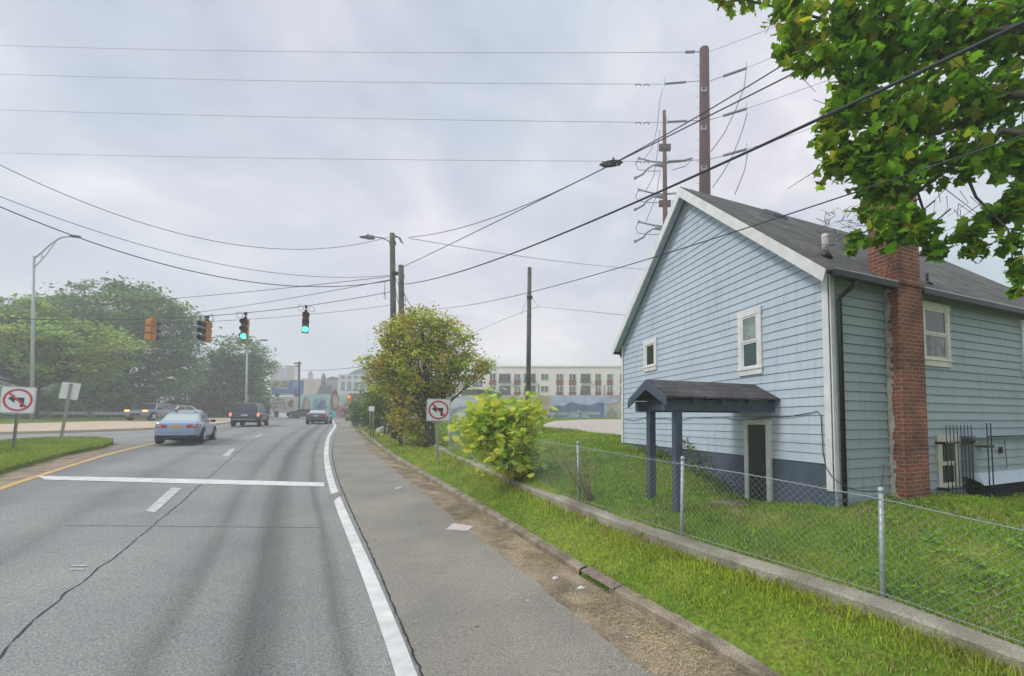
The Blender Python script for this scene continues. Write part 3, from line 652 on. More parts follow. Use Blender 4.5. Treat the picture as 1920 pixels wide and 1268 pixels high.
# chimney ---------------------------------------------------------------
def brick_mat():
    m = bpy.data.materials.new('red_brick'); m.use_nodes = True; t = m.node_tree; b = t.nodes['Principled BSDF']; b.inputs['Roughness'].default_value = .9
    g = N(t, 'ShaderNodeTexCoord'); s = N(t, 'ShaderNodeSeparateXYZ'); LK(t, g, 'Object', s, 0)
    a = N(t, 'ShaderNodeMath', operation='ADD'); LK(t, s, 0, a, 0); LK(t, s, 1, a, 1)
    c = N(t, 'ShaderNodeCombineXYZ'); LK(t, a, 0, c, 0); LK(t, s, 2, c, 1)
    br = N(t, 'ShaderNodeTexBrick'); LK(t, c, 0, br, 'Vector'); br.inputs['Scale'].default_value = 1
    br.inputs['Brick Width'].default_value = .205; br.inputs['Row Height'].default_value = .0725; br.inputs['Mortar Size'].default_value = .0075; br.inputs['Mortar Smooth'].default_value = .25; br.inputs['Bias'].default_value = -.1
    br.inputs['Color1'].default_value = (.27, .088, .056, 1); br.inputs['Color2'].default_value = (.15, .058, .045, 1); br.inputs['Mortar'].default_value = (.32, .235, .175, 1)
    n = N(t, 'ShaderNodeTexNoise'); n.inputs['Scale'].default_value = 2.2; n.inputs['Detail'].default_value = 10; LK(t, g, 'Object', n, 'Vector')
    r = ramp(t, [(.25, (.5, .5, .5)), (.5, (1, 1, 1)), (.75, (1.5, 1.4, 1.3))]); LK(t, n, 0, r, 0)
    x = N(t, 'ShaderNodeMixRGB', blend_type='MULTIPLY'); x.inputs[0].default_value = 1; LK(t, br, 0, x, 1); LK(t, r, 0, x, 2); LK(t, x, 0, b, 'Base Color')
    bp = N(t, 'ShaderNodeBump'); bp.inputs['Strength'].default_value = .8; bp.inputs['Distance'].default_value = .01; bp.invert = True; LK(t, br, 'Fac', bp, 'Height'); LK(t, bp, 0, b, 'Normal')
    return m
M_BRICK = brick_mat()
mb = MB(); c0, c1, pj = 1.405, 2.11, .29
def ring(u0, u1, v0, v1, z): return [(u0, v0, z), (u1, v0, z), (u1, v1, z), (u0, v1, z)]
lv = [ring(c0, c1, -pj, .02, .9), ring(c0 + .0, c1, -pj, .02, 4.95), ring(c0 - .03, c1 + .03, -pj - .03, .05, 4.96), ring(c0 - .03, c1 + .03, -pj - .03, .05, 5.03), ring(c0 + .05, c1 - .03, -pj + .01, .27, 5.07), ring(c0 + .05, c1 - .03, -pj + .01, .27, 7.55), ring(c0 + .0, c1 + .02, -pj - .04, .32, 7.56), ring(c0 + .0, c1 + .02, -pj - .04, .32, 7.8)]
for a, b in zip(lv[:-1], lv[1:]): mb.hexa(a, b)
ch = mb.build('chimney', M_BRICK, house, local=True)
mb = MB(); zz = 1.0; 
while zz < 4.9:
    w = .055 + .055 * rng.random(); mb.box(c0 - .012, c0 - .0005, -.012 - w - .05 * rng.random(), -.03, zz, zz + .07); zz += .0725
mb.build('mortar_smear', mat('old_whitewash', (.5, .48, .44), .95, col2=(.3, .28, .25), scale=9), ch, local=True)
mb = MB(); mb.box(c0 + .15, c1 - .15, -.16, .16, 7.8, 8.0); mb.build('chimney_flue', mat('clay_flue', (.3, .16, .1), .8), ch, local=True)
# roof fittings
def roof_z(v): return Z_EAVE + v * TAN + TH + .03
mb = MB(); mb.tube([(.62, .55, roof_z(.55) - .05), (.62, .55, roof_z(.55) + .42)], .06, 12); mb.build('vent_pipe', mat('white_vent_plastic', (.62, .61, .57), .5, col2=(.4, .39, .35), scale=6), rf, local=True)
mb = MB(); mb.tube([(.62, .55, roof_z(.55) - .06), (.62, .55, roof_z(.55) + .09)], [.13, .07], 12); mb.build('pipe_boot', M_DARK, rf, local=True)
mb = MB(); mb.tube([(3.42, .32, roof_z(.32) - .05), (3.42, .32, roof_z(.32) + .2)], .03, 8); mb.tube([(3.42, .32, roof_z(.32) - .05), (3.42, .32, roof_z(.32) + .03)], [.1, .04], 8); mb.build('vent_pipe', M_DARK, rf, local=True)
mb = MB(); v = HW / 2 - .55; mb.hexa([(2.15, v - .22, roof_z(v - .22) - .02), (2.75, v - .22, roof_z(v - .22) - .02), (2.75, v + .2, roof_z(v + .2) - .02), (2.15, v + .2, roof_z(v + .2) - .02)], [(2.2, v - .16, roof_z(v - .22) + .16), (2.7, v - .16, roof_z(v - .22) + .16), (2.7, v + .16, roof_z(v + .16) + .1), (2.2, v + .16, roof_z(v + .16) + .1)]); mb.build('roof_vent', M_DARK, rf, local=True, bevel=.02)
# cellar bulkhead on the side wall with its own siding
bu0, bu1, bp_ = 3.78, 6.4, .24
mb = MB(); mb.box(bu0, bu1, -bp_, 0, 1.42, 2.14); bk = mb.build('bulkhead', M_SID2, house, local=True)
mb = MB(); z = 1.42
while z < 2.1:
    mb.hexa([(bu0 - .012, -bp_ - .026, z + .01), (bu1, -bp_ - .026, z + .01), (bu1, -bp_, z + .01), (bu0 - .012, -bp_, z + .01)], [(bu0 - .012, -bp_ - .006, z + .155), (bu1, -bp_ - .006, z + .155), (bu1, -bp_, z + .155), (bu0 - .012, -bp_, z + .155)]); z += .16
mb.build('bulkhead_siding', M_SID2, bk, local=True)
mb = MB(); mb.prism([(bu0 - .04, -bp_ - .13, 1.24), (bu0 - .04, -bp_ - .03, 1.47), (bu0 - .04, .0, 1.47), (bu0 - .04, .0, 1.40), (bu0 - .04, -bp_ - .05, 1.30)], (bu1 - bu0, 0, 0)); mb.build('bulkhead_flap', M_SID, bk, local=True)  # flap takes the lighter siding colour so that it looks lit
mb = MB(); mb.box(bu0 + .03, bu1, -bp_ - .04, 0, .85, 1.30); mb.build('bulkhead_opening', mat('dark_void', (.006, .006, .007), .95), bk, local=True)
mb = MB(); mb.box(bu0 - .05, bu1, -bp_ - .07, .0, 2.14, 2.175); mb.build('bulkhead_top', mat('green_grey_metal', (.14, .2, .19), .5), bk, local=True)
mb = MB(); y = -bp_ - .2
for u in (bu0 - .02, bu0 + .12): mb.tube([(u, y, .95), (u, y, 2.46)], .012, 6)
mb.box(bu0 - .08, bu0 + .18, y - .02, y + .02, 1.98, 2.03); mb.box(bu0 - .05, bu0 + .15, y + .02, -bp_, 1.99, 2.02); mb.build('guard_post', M_DARK, bk, local=True)
mb = MB(); mb.tube([(bu0 - .02, y, 2.2), (bu1, y, 2.2)], .014, 6); mb.tube([(bu0 - .02, y, 1.0), (bu1, y, 1.0)], .012, 6); mb.build('guard_rail', M_DARK, bk, local=True)
mb = MB(); mb.tube([(bu0 + .95, -bp_ - .06, 2.12), (bu0 + .97, -bp_ - .07, 1.55), (bu0 + .88, -bp_ - .07, 1.52)], .008, 6); mb.box(bu0 + .78, bu0 + .85, -bp_ - .07, -bp_ - .03, 1.84, 1.97); mb.build('bulkhead_latch', M_DARK, bk, local=True)
# cable stapled along the gable wall
def hw(u, v, z): return h2w(u, v, z)
pts = []
for k in range(60):
    v = 7.9 - 7.62 * k / 59; z = 2.57 + .035 * math.sin(v * 2.3) + .02 * math.sin(v * 5.1) + .05 * max(0, 1 - v) + (.0 if v > .4 else .03)
    pts.append((-.045, v, z))
pts += [(-.045, .2, 2.6), (-.045, .19, 2.3), (-.045, .18, 1.95), (-.05, .12, 1.72), (-.075, .0, 1.58)]
mb = MB(); mb.tube([hw(*p) for p in pts] , .008, 5)
props(mb.build('wall_cable', M_DARK), 'thin black cable stapled in waves across the gable wall above the door', 'cable')
# ================================================================== RETAINING WALL AND CHAIN LINK FENCE
M_WALL = mat('stained_wall_concrete', (.36, .33, .26), .92, col2=(.19, .17, .125), scale=2.0, bump=.5, bscale=25, detail=10, grain=.4)
def fpos(a, off=0.):
    p = FENCE.pos(a); n = FENCE.nrm(a) * FSIGN; p = p + n * off
    return p
A_FAR = float(FENCE.dist([-7.4], [19])[1][0]); A_P2 = float(FENCE.dist([2.97], [4.73])[1][0]); A_P1 = float(FENCE.dist([1.05], [6.43])[1][0]); A_P3 = float(FENCE.dist([-.73], [8.65])[1][0]); A_P4 = float(FENCE.dist([-3.6], [12.9])[1][0])
mb = MB(); aa = np.arange(.5, A_FAR + 6, .35); pr = []
for a in aa:
    z = float(np.interp(a, FA, FZ)) + .012 + rng.normal(0, .004)
    q = []
    for off, dz in ((-.30, -.5), (-.30 + rng.normal(0, .004), -.025), (-.275, .0), (-.045, .006), (-.03, -.02), (-.03, -.5)):
        p = fpos(a, off); q.append((p[0], p[1], z + dz))
    pr.append(q)
for i in range(len(pr) - 1): mb.add(pr[i] + pr[i + 1], [(j, j + 1, j + 7, j + 6) for j in range(5)])
mb.add(pr[0], [(0, 1, 2, 3, 4, 5)]); mb.add(pr[-1], [(5, 4, 3, 2, 1, 0)])
o = mb.build('retaining_wall', M_WALL); props(o, 'low weathered concrete retaining wall running under the chain link fence', 'wall')
M_GALV = mat('galvanised_steel', (.40, .44, .46), .5, var=.15, scale=20, metal=.45)
M_WIRE = mat('galvanised_wire', (.36, .40, .42), .5, metal=.35)
fence = thing('chain_link_fence', 'waist-high galvanised chain link fence along the yard above the low concrete wall', 'fence', (2.97, 4.73, .57))
HF = 1.13
for a in (A_P2 - 2.9, A_P2, A_P1, A_P3, A_P4, A_P4 + 3.4, A_FAR):
    p = fpos(a); z = float(np.interp(a, FA, FZ)); mb = MB(); h = HF + .06
    lx, ly = (.03, 0) if a != A_P3 else (-.05, .03)
    mb.tube([(p[0] - lx * 1.0, p[1] - ly, z - .3), (p[0], p[1], z + h - .01)], .026, 12)
    mb.tube([(p[0], p[1], z + h - .05), (p[0], p[1], z + h)], .031, 12)
    mb.ball((p[0], p[1], z + h), .029, (1, 1, .45), 10); mb.build('fence_post', M_GALV, fence)
def wiretube(pl, r):
    """pl: (wires, points, 3) -> triangular tubes"""
    W_, K, _ = pl.shape; d = np.gradient(pl, axis=1); d /= np.linalg.norm(d, axis=2, keepdims=True)
    up = np.array([.3, .2, 1.]); a = np.cross(d, up); a /= np.linalg.norm(a, axis=2, keepdims=True); b = np.cross(d, a)
    rg = [pl + (a * math.cos(t) + b * math.sin(t)) * r for t in (0, 2.094, 4.189)]
    out = []
    for i in range(3):
        j = (i + 1) % 3; out.append(np.stack([rg[i][:, :-1], rg[i][:, 1:], rg[j][:, 1:], rg[j][:, :-1]], 2))
    return np.concatenate(out).reshape(-1, 3)
w, h = .044, .088; nw = int((A_FAR - (A_P2 - 2.9)) / w); st = A_P2 - 2.9
nz = int(HF / (h / 2)) + 1; kk = np.arange(nz)
base = st + w * np.arange(nw)[:, None] + (w / 2) * ((kk[None] + np.arange(nw)[:, None]) % 2) * 1.0
base = st + w * np.arange(nw)[:, None] + w * .5 * (1 + np.where((kk[None] + np.arange(nw)[:, None]) % 2 == 0, -.98, .98))
pos = FENCE.pos(base); fz = np.interp(base, FA, FZ)
sag = .02 * np.sin(base * 1.7) * (kk[None] / nz)
nn_ = FENCE.nrm(base) * FSIGN
pl = np.stack([pos[..., 0] + nn_[..., 0] * (-.036 + sag * .3), pos[..., 1] + nn_[..., 1] * (-.036 + sag * .3), fz + .02 + kk[None] * h / 2 + sag * .4], -1)
npmesh('chain_mesh', wiretube(pl, .0019), 4, M_WIRE, fence)
for z, r in ((HF - .03, .0042), (.06, .003)):
    mb = MB(); pts = []
    for a in np.arange(st, A_FAR, .3):
        p = fpos(a, -.04); pts.append((p[0], p[1], float(np.interp(a, FA, FZ)) + z - .02 * abs(math.sin(a * .9)) * (z > 1)))
    mb.tube(pts, r, 6); mb.build('tension_wire', M_GALV, fence)
# loose cable from the house to the fence post
p = fpos(A_P2); top = (p[0], p[1], .57 + HF + .03)
mb = MB(); a_, b_ = np.array(h2w(-.07, 0, 1.58)), np.array(top); mb.tube([tuple(a_ * (1 - t) + b_ * t - np.array([0, 0, .09 * 4 * t * (1 - t)])) for t in np.linspace(0, 1, 12)], .007, 5)
a2 = np.array(h2w(1.2, -.05, 1.75)); mb.tube([tuple(a2 * (1 - t) + b_ * t - np.array([0, 0, .05 * 4 * t * (1 - t)])) for t in np.linspace(0, 1, 10)], .005, 5)
props(mb.build('loose_cable', M_DARK), 'loose black cable slung from the house corner to the fence post top', 'cable')
# ================================================================== SIGNS
M_SIGN = mat('sign_white', (.74, .76, .76), .4); M_RED = mat('sign_red', (.50, .045, .06), .45); M_BLACK = mat('sign_black', (.015, .016, .018), .5)
M_SGREY = mat('sign_edge_grey', (.45, .50, .47), .5); M_POST = mat('green_channel_steel', (.17, .19, .14), .6, col2=(.26, .26, .2), scale=8); M_POSTL = mat('pale_channel_steel', (.38, .40, .36), .5)
def noleft(name, label, base, width, topz, rotz, lean=0, post=M_POST, square=1.0):
    t = thing(name, label, 'road sign', base, rotz, 'no left turn signs'); t.rotation_euler = (0, lean, rotz)
    h = topz - base[2]; s = width / 2; cz = h - s * square
    mb = MB(); 
    for x in (-.028, .028): mb.box(x - .008, x + .008, -.02, .02, -.3, h - .05)
    mb.box(-.028, .028, .012, .022, -.3, h - .05); mb.build('sign_post', post, t, local=True)
    def rr(s_, z_, r=.09, n=5):
        o_ = []
        for qx, qz, a0 in ((s_ - r, z_ - r, 0), (-s_ + r, z_ - r, 90), (-s_ + r, -z_ + r, 180), (s_ - r, -z_ + r, 270)):
            for k in range(n): a = math.radians(a0 + 90 * k / (n - 1)); o_.append((qx + r * math.cos(a), -.03, cz + qz + r * math.sin(a)))
        return o_
    mb = MB(); mb.prism(rr(s, s * square, .08 * width), (0, .006, 0)); pl_ = mb.build('sign_plate', M_SGREY, t, local=True)
    mb = MB(); mb.prism([(x, y - .004, z) for x, y, z in rr(s * .92, s * square * .92, .06 * width)], (0, .003, 0)); mb.build('sign_face', M_SIGN, pl_, local=True)
    q = s * .84
    def C(x, z): return (x * q, -.039, cz + z * q * square)
    mb = MB(); n = 40
    for k in range(n):
        a, b = 2 * math.pi * k / n, 2 * math.pi * (k + 1) / n
        mb.prism([C(math.cos(a), math.sin(a)), C(math.cos(b), math.sin(b)), C(.83 * math.cos(b), .83 * math.sin(b)), C(.83 * math.cos(a), .83 * math.sin(a))], (0, .003, 0))
    mb.build('red_circle', M_RED, pl_, local=True)
    mb = MB(); mb.prism([C(.12, .22), C(.43, .22), C(.43, -.62), C(.18, -.62), C(.18, .0), C(.12, .0)], (0, .003, 0)); mb.prism([C(.2, .22), C(.2, -.02), C(-.28, -.02), C(-.28, .22)], (0, .0025, 0)); mb.prism([C(-.66, .12), C(-.25, .46), C(-.2, -.28)], (0, .0028, 0)); mb.build('arrow', M_BLACK, pl_, local=True)
    mb = MB(); mb.prism([(x, y - .004, z) for x, y, z in (C(-.70, .58), C(-.58, .70), C(.70, -.58), C(.58, -.70))], (0, .003, 0)); mb.build('slash_bar', M_RED, pl_, local=True)
    return t
def face_cam(p, extra=0): return math.atan2(-p[0], p[1]) * 1.0 + extra
b1 = gp(820, 866); k = b1[1] / F_PX
noleft('no_left_turn_sign', 'square no left turn sign on a pale post in front of the yellowish tree', b1, 42 * k, CAM_H + (790 - 748) * k, face_cam(b1, .12), post=M_POSTL)
b2 = hitf(24, 849, R); b2[2] += .13; k = b2[1] / F_PX
noleft('no_left_turn_sign', 'no left turn sign on a green post in the left grass island', b2, 52 * k, CAM_H + (790 - 725) * k, face_cam(b2, -.42) - .3, lean=0.03, square=.97)
b3 = hitf(114, 826, R); b3[2] += .1; k = b3[1] / F_PX
t = thing('sign_seen_from_behind', 'white blank back of a leaning road sign at the edge of the left grass island', 'road sign', b3, 0); t.rotation_euler = (0, .07, face_cam(b3, .1)); h = (790 - 717) * k + CAM_H - b3[2]
mb = MB(); mb.box(-.05, .05, -.045, .0, -.2, h - .05); mb.build('sign_post', mat('weathered_post', (.33, .30, .26), .7, var=.15), t, local=True)
mb = MB(); mb.prism([(-.29, .0, h - .78), (.27, .0, h - .80), (.30, .0, h), (-.26, .0, h)], (0, .01, 0)); mb.build('sign_plate', mat('sign_back_white', (.86, .87, .83), .5), t, local=True, bevel=.003)
# ================================================================== POLES
M_WOOD = mat('weathered_pole_wood', (.055, .06, .048), .9, col2=(.12, .12, .095), scale=2.5, bump=.4, bscale=14, detail=8)
M_RUST = mat('rusted_pole_steel', (.07, .008, .006), .9, col2=(.04, .006, .008), scale=.7, detail=9)
M_RUST2 = mat('brown_rusted_steel', (.10, .026, .014), .9, col2=(.05, .018, .014), scale=.7, detail=9)
M_LAMP = mat('lamp_grey', (.12, .16, .17), .5); M_LPOLE = mat('lamp_pole_grey', (.36, .40, .38), .5)
def top_at(px, py, Y): return at(px, py, Y)
def pole(name, label, px, base, pxt, pyt, Y, r0, r1, m, cat='utility pole', group=None, n=14):
    b = np.array(base, float) if len(base) == 3 else at(base[0], base[1], Y); tp = at(pxt, pyt, Y)
    t = thing(name, label, cat, b, 0, group); mb = MB(); mb.tube([(b[0], b[1], b[2] - .4), (b[0] * .5 + tp[0] * .5, tp[1], (b[2] + tp[2]) / 2), tuple(tp)], [r0, (r0 + r1) / 2, r1], n); mb.build('pole_shaft', m, t)
    return t, b, tp
YP1 = 24.0
t1, bP1, tP1 = pole('utility_pole', 'tall wooden utility pole with a street lamp arm rising behind the yellowish tree', 735, (740, 818), 735.5, 438, YP1, .19, .14, M_WOOD, group='wooden utility poles')
def P1(px, py, dY=0): return at(px, py, YP1 + dY)
mb = MB(); mb.tube([P1(733, 462), P1(729, 452), P1(716, 446), P1(700, 444)], .035, 8); mb.build('lamp_arm', M_LAMP, t1)
mb = MB(); c = P1(686, 445); mb.ball(c, .38, (1.0, .45, .17), 14); c2 = P1(694, 445.5); mb.box(c2[0] - .22, c2[0] + .2, c2[1] - .12, c2[1] + .12, c2[2] - .08, c2[2] + .09); mb.tube([P1(690, 444), P1(690, 439)], .05, 8); mb.build('lamp_head', M_LAMP, t1)
for (a, b) in (((738, 444), (750, 446)), ((750, 446), (756, 458)), ((747, 444), (752, 455)), ((741, 452), (742, 460)), ((737, 440), (745, 444))): mb = MB(); mb.tube([P1(*a), P1(*b, .3)], .028, 6); mb.build('line_fitting', M_DARK, t1)
mb = MB(); mb.box(*(lambda c: (c[0] - .1, c[0] + .35, c[1] - .25, c[1] + .05, c[2] - .06, c[2] + .06))(P1(741, 514))); mb.build('cable_bracket', M_DARK, t1)
for (pp) in ([(739, 516), (746, 532), (752, 545)], [(740, 535), (743, 550), (745, 562), (748, 572)], [(722, 528), (721, 545), (720, 558), (722, 562), (724, 556), (721, 548)]): mb = MB(); mb.tube([P1(*q) for q in pp], .016, 5); mb.build('hanging_cable', M_DARK, t1)
t2, _, tP2 = pole('utility_pole', 'shorter wooden utility pole without a lamp rising behind the yellowish tree', 751, (754, 836), 752, 498, 21.5, .16, .13, M_WOOD, group='wooden utility poles')
Z = 21.5
for pp in ([(757, 515), (759, 522)], [(756, 548), (762, 560), (772, 576)], [(756, 545), (761, 558), (760, 566)]): mb = MB(); mb.tube([at(*q, Z) for q in pp], .016, 5); mb.build('hanging_cable', M_DARK, t2)
bb = gp(991, 812); Y3 = 28.0; zb = float(G(at(991, 700, Y3)[0], Y3))
t3, _, tP3 = pole('utility_pole', 'bare wooden utility pole standing alone between the bush and the house', 992, (at(991, 700, Y3)[0], Y3, zb), 993, 502, Y3, .17, .13, M_WOOD, group='wooden utility poles')
for pp in ([(990, 556), (977, 590)], [(996, 556), (1010, 575)]): mb = MB(); mb.tube([at(*q, Y3) for q in pp], .010, 4); mb.build('guy_wire', M_DARK, t3)
mb = MB(); c = at(993, 557, Y3); mb.tube([(c[0], c[1], c[2] - .1), (c[0], c[1], c[2] + .08)], .2, 10); mb.build('pole_collar', M_DARK, t3)
# steel transmission poles
Y4 = 40.0; x4 = at(1322, 700, Y4)[0]; zb = float(G(x4, Y4)); tp = at(1320.5, 93, Y4)
t4 = thing('transmission_pole', 'massive dark maroon steel transmission pole rising behind the house roof', 'transmission pole', (x4, Y4, zb), 0, 'steel transmission poles')
mb = MB(); mb.tube([(x4, Y4, zb - .3), tuple(tp)], [.68, .47], 20); mb.tube([tuple(tp), tuple(tp + np.array([0, 0, .12]))], [.47, .3], 20); mb.build('pole_shaft', M_RUST, t4)
M_STEP = mat('pale_fitting', (.35, .37, .38), .5)
for py in (168, 240, 315):
    mb = MB()
    c = at(1319.5, py, Y4 - .52)
    for q in ((-.22, .0), (.22, .0)): mb.box(c[0] + q[0] - .05, c[0] + q[0] + .05, c[1] - .1, c[1], c[2] - .25, c[2] + .2)
    mb.box(c[0] - .22, c[0] + .22, c[1] - .09, c[1] - .01, c[2] - .25, c[2] - .12)
    mb.build('pole_bracket', M_STEP, t4)
i = 0
for z in np.arange(zb + 12, tp[2] - 1, .55): s = 1 if i % 2 else -1; i += 1; mb = MB(); mb.tube([(x4 + s * .42, Y4 - .2, z), (x4 + s * .66, Y4 - .3, z)], .018, 4); mb.build('climbing_step', M_RUST, t4)
Y5 = 50.0; x5 = at(1250, 700, Y5)[0]; zb5 = float(G(x5, Y5)); tp5 = at(1245.5, 208, Y5)
t5 = thing('transmission_pole', 'slimmer brown steel transmission pole with switch arms left of the house gable', 'transmission pole', (x5, Y5, zb5), 0, 'steel transmission poles')
mb = MB(); mb.tube([(x5, Y5, zb5 - .3), tuple(tp5)], [.5, .2], 16); mb.build('pole_shaft', M_RUST2, t5)
def a5(px, py, d=0): return at(px, py, Y5 + d)
for (py) in (277, 382):
    mb = MB(); c = a5(1246.5, py); mb.box(c[0] - .72, c[0] + .72, c[1] - .3, c[1] + .3, c[2] - .3, c[2] + .3); mb.build('collar', M_RUST2, t5)
M_SW = mat('switch_grey_green', (.18, .24, .23), .6)
for k, dy in enumerate((0, 59, 119)):
    mb = MB()
    for pp, r in (([(1243, 306), (1222, 303), (1198, 297)], .10), ([(1240, 312), (1225, 310), (1212, 318), (1207, 326)], .10), ([(1207, 326), (1191, 334)], .12), ([(1250, 305), (1275, 303), (1298, 297)], .11), ([(1228, 308), (1244, 311)], .22)): mb.tube([a5(x, y + dy) for x, y in pp], r, 6)
    c = a5(1198, 297 + dy); mb.ball(c, .18, n=8); c = a5(1191, 334 + dy); mb.ball(c, .2, n=8); mb.build('switch_arm', M_SW, t5)
    for pl2 in (((1197, 298), (1192, 308), (1196, 318), (1215, 321), (1236, 321)), ((1297, 300), (1285, 312), (1260, 319))): mb = MB(); mb.tube([a5(x, y + dy) for x, y in pl2], .04, 5); mb.build('jumper_wire', M_DARK, t5)
for pp in ([(1243, 166), (1237, 190), (1232, 240), (1222, 280), (1208, 298)], [(1237, 245), (1232, 290), (1226, 330), (1211, 358)], [(1238, 320), (1230, 370), (1211, 416)]): mb = MB(); mb.tube([a5(*q) for q in pp], .035, 5); mb.build('jumper_wire', M_DARK, t5)
for pp in ([(1399, 135), (1395, 165), (1380, 205), (1358, 250), (1333, 285)], [(1401, 212), (1392, 245), (1375, 290), (1355, 325), (1336, 352)], [(1402, 285), (1396, 320), (1378, 365)]): mb = MB(); mb.tube([at(*q, Y4 - 3) for q in pp], .035, 5); mb.build('jumper_wire', M_DARK, t4)
# ================================================================== WIRES
def wire(name, label, A, B, mid, r, m=None, cat='wire', group=None, n=48, tmax=1):
    a = at(*A); b = at(*B); ang = (mid[0] - XP) / F_PX
    def f(t): p = a * (1 - t) + b * t; return proj(p)[0] - mid[0]
    lo, hi = 0, 1; flo = f(0)
    for _ in range(50):
        c = (lo + hi) / 2
        if (f(c) > 0) == (flo > 0): lo = c
        else: hi = c
    t = lo; p = a * (1 - t) + b * t
    z = at(mid[0], mid[1], p[1])[2]; sag = (p[2] - z) / (4 * t * (1 - t) + 1e-9)
    ts = np.linspace(0, tmax, n); pts = [a * (1 - q) + b * q - np.array([0, 0, 4 * sag * q * (1 - q)]) for q in ts]
    mb = MB(); mb.tube(pts, r, 5, cap=True); o = mb.build(name, m or M_CABLE); props(o, label, cat, group)
    def at_px(px):
        g = lambda q: proj(a * (1 - q) + b * q)[0] - px; lo, hi = 0, 1; fl = g(0)
        for _ in range(50):
            c = (lo + hi) / 2
            if (g(c) > 0) == (fl > 0): lo = c
            else: hi = c
        return a * (1 - lo) + b * lo - np.array([0, 0, 4 * sag * lo * (1 - lo)])
    return at_px
M_CABLE = mat('cable_black', (.035, .04, .045), .7); M_THINW = mat('conductor_grey', (.17, .19, .21), .6)
ordn = ['topmost', 'second from the top', 'third from the top', 'lowest']
M_INS = mat('insulator_grey', (.13, .15, .18), .5)
for k, (A, mid, B, I0, I1, RB) in enumerate((((-150, 80, 55), (650, 98), (1312, 98, 40), (1285, 98), (1312, 97), (1900, -128, 26)), ((-150, 134, 55), (600, 153), (1243, 158, 41), (1246, 157.5), (1311, 152), (1900, -95, 26)),
        ((-150, 201, 55), (600, 221), (1248, 230, 41), (1250, 229), (1311, 226), (1900, 20, 26)), ((-150, 283, 55), (600, 298), (1250, 303, 41), (1252, 303), (1311, 300), (1900, 108, 26)))):
    wire('power_line', ordn[k] + ' of the thin transmission lines crossing the sky leftward', A, B, mid, .022, M_THINW, 'power line', 'transmission lines left of the maroon pole')
    y0 = (98, 152, 225, 299)[k]; y1 = (88, 128, 204, 280)[k]
    wire('power_line', ordn[k] + ' of the thin lines rising right from the maroon pole', (1400, y1, 37) if k else (1331, 97, 40), RB, (1600, (y1 * 1.0 if k else 97) + ((RB[1] - y1) / (500.) * 200 if k else -107) + 3), .020, M_THINW, 'power line', 'transmission lines right of the maroon pole')
    for (pa, pb, Ya, Yb) in ((I0, I1, 41, 40), ((1331, y0), (1400, y1), 40, 37)):
        if k == 0 and pa[0] > 1300: continue
        mb = MB(); a = at(*pa, Ya); b = at(*pb, Yb); q0, q1 = (0.02, .62) if pa[0] < 1300 else (.38, .97); nI = 22
        pts = [a * (1 - q) + b * q for q in np.linspace(q0, q1, nI * 2)]; mb.tube(pts, [(.13 if i % 2 else .07) for i in range(nI * 2)], 8); mb.tube([a, b], .03, 5)
        if k: c = a if pa[0] < 1300 else b; mb.tube([c + np.array([0, 0, -.3]), c + np.array([0, 0, .6])], .025, 5)
        mb.build('insulator_string', M_INS, t4)
    if k:
        mb = MB()
        for px in (1197, 1212):
            py = mid[1] + (B[1] - mid[1]) * (px - 600) / 645.; c = at(px, py + 1.5, 42); mb.tube([c + np.array([-.3, 0, -.12]), c + np.array([-.12, 0, .06]), c + np.array([.12, 0, .06]), c + np.array([.3, 0, -.12])], .05, 5)
        props(mb.build('line_damper', M_INS), 'pair of small dampers clipped on the ' + ordn[k].replace(' from the top', '') + ' transmission line', 'line damper', 'dampers on the transmission lines')
wire('utility_cable', 'cable from the top of the lamp pole rising right through the black cable loop', (765, 445, 24), (1900, -160, 7), (1120, 322), .016)
wire('utility_cable', 'cable rising right from below the lamp arm across the house gable pole', (757, 500, 24), (1900, -70, 6.5), (1060, 352), .017)
wire('utility_cable', 'thick black cable rising right across the gable peak into the maple', (757, 533, 22.5), (1935, 36, 3.4), (1276, 342), .019)
wire('utility_cable', 'thin cable crossing in front of the blue gable wall and up to the right edge', (757, 578, 22), (1960, 240, 3.2), (1380, 434), .008)
wire('utility_cable', 'cable falling right from the lamp pole top towards the house roof edge', (768, 447, 24), (1290, 508, 42), (1000, 484), .017)
wire('utility_cable', 'highest of the cables sagging left from the top of the lamp pole', (-220, 190, 13), (734, 443, 24), (400, 451), .014)
wire('utility_cable', 'thin cable sagging left above the thickest one from the middle of the lamp pole', (-220, 275, 13), (733, 516, 24), (400, 492), .013)
wire('utility_cable', 'thickest cable sagging left from the middle of the lamp pole past the far street lamp', (-220, 285, 13), (733, 526, 24), (430, 522), .021)
wire('utility_cable', 'faint nearly level cable running left behind the biggest tree', (-260, 556, 62), (735, 518, 24), (520, 542), .020)
wire('utility_cable', 'cable running left from the lamp pole to vanish behind the crown of the biggest tree', (120, 604, 45), (735, 524, 24), (530, 562), .018)
span = wire('span_wire', 'span wire from the lamp pole that carries the traffic signals', (-120, 588, 20.5), (734, 547, 24), (461, 587), .018)
teth = wire('tether_wire', 'lower thin tether wire running beneath the signal span wire', (-120, 598, 20.5), (735, 572, 24), (600, 588), .012)
wire('utility_cable', 'short cable from the bare pole guy to the blue house eave', (1008, 575, 28), (1220, 596, 16), (1100, 584), .010)
wire('utility_cable', 'thin cable rising from behind the yellowish tree to the bare pole', (880, 628, 30), (1010, 575, 28), (945, 599), .012)
wire('utility_cable', 'faint cable strung past the cross-armed far pole above the mural', (565, 694, 75), (735, 680, 33), (640, 692), .03)
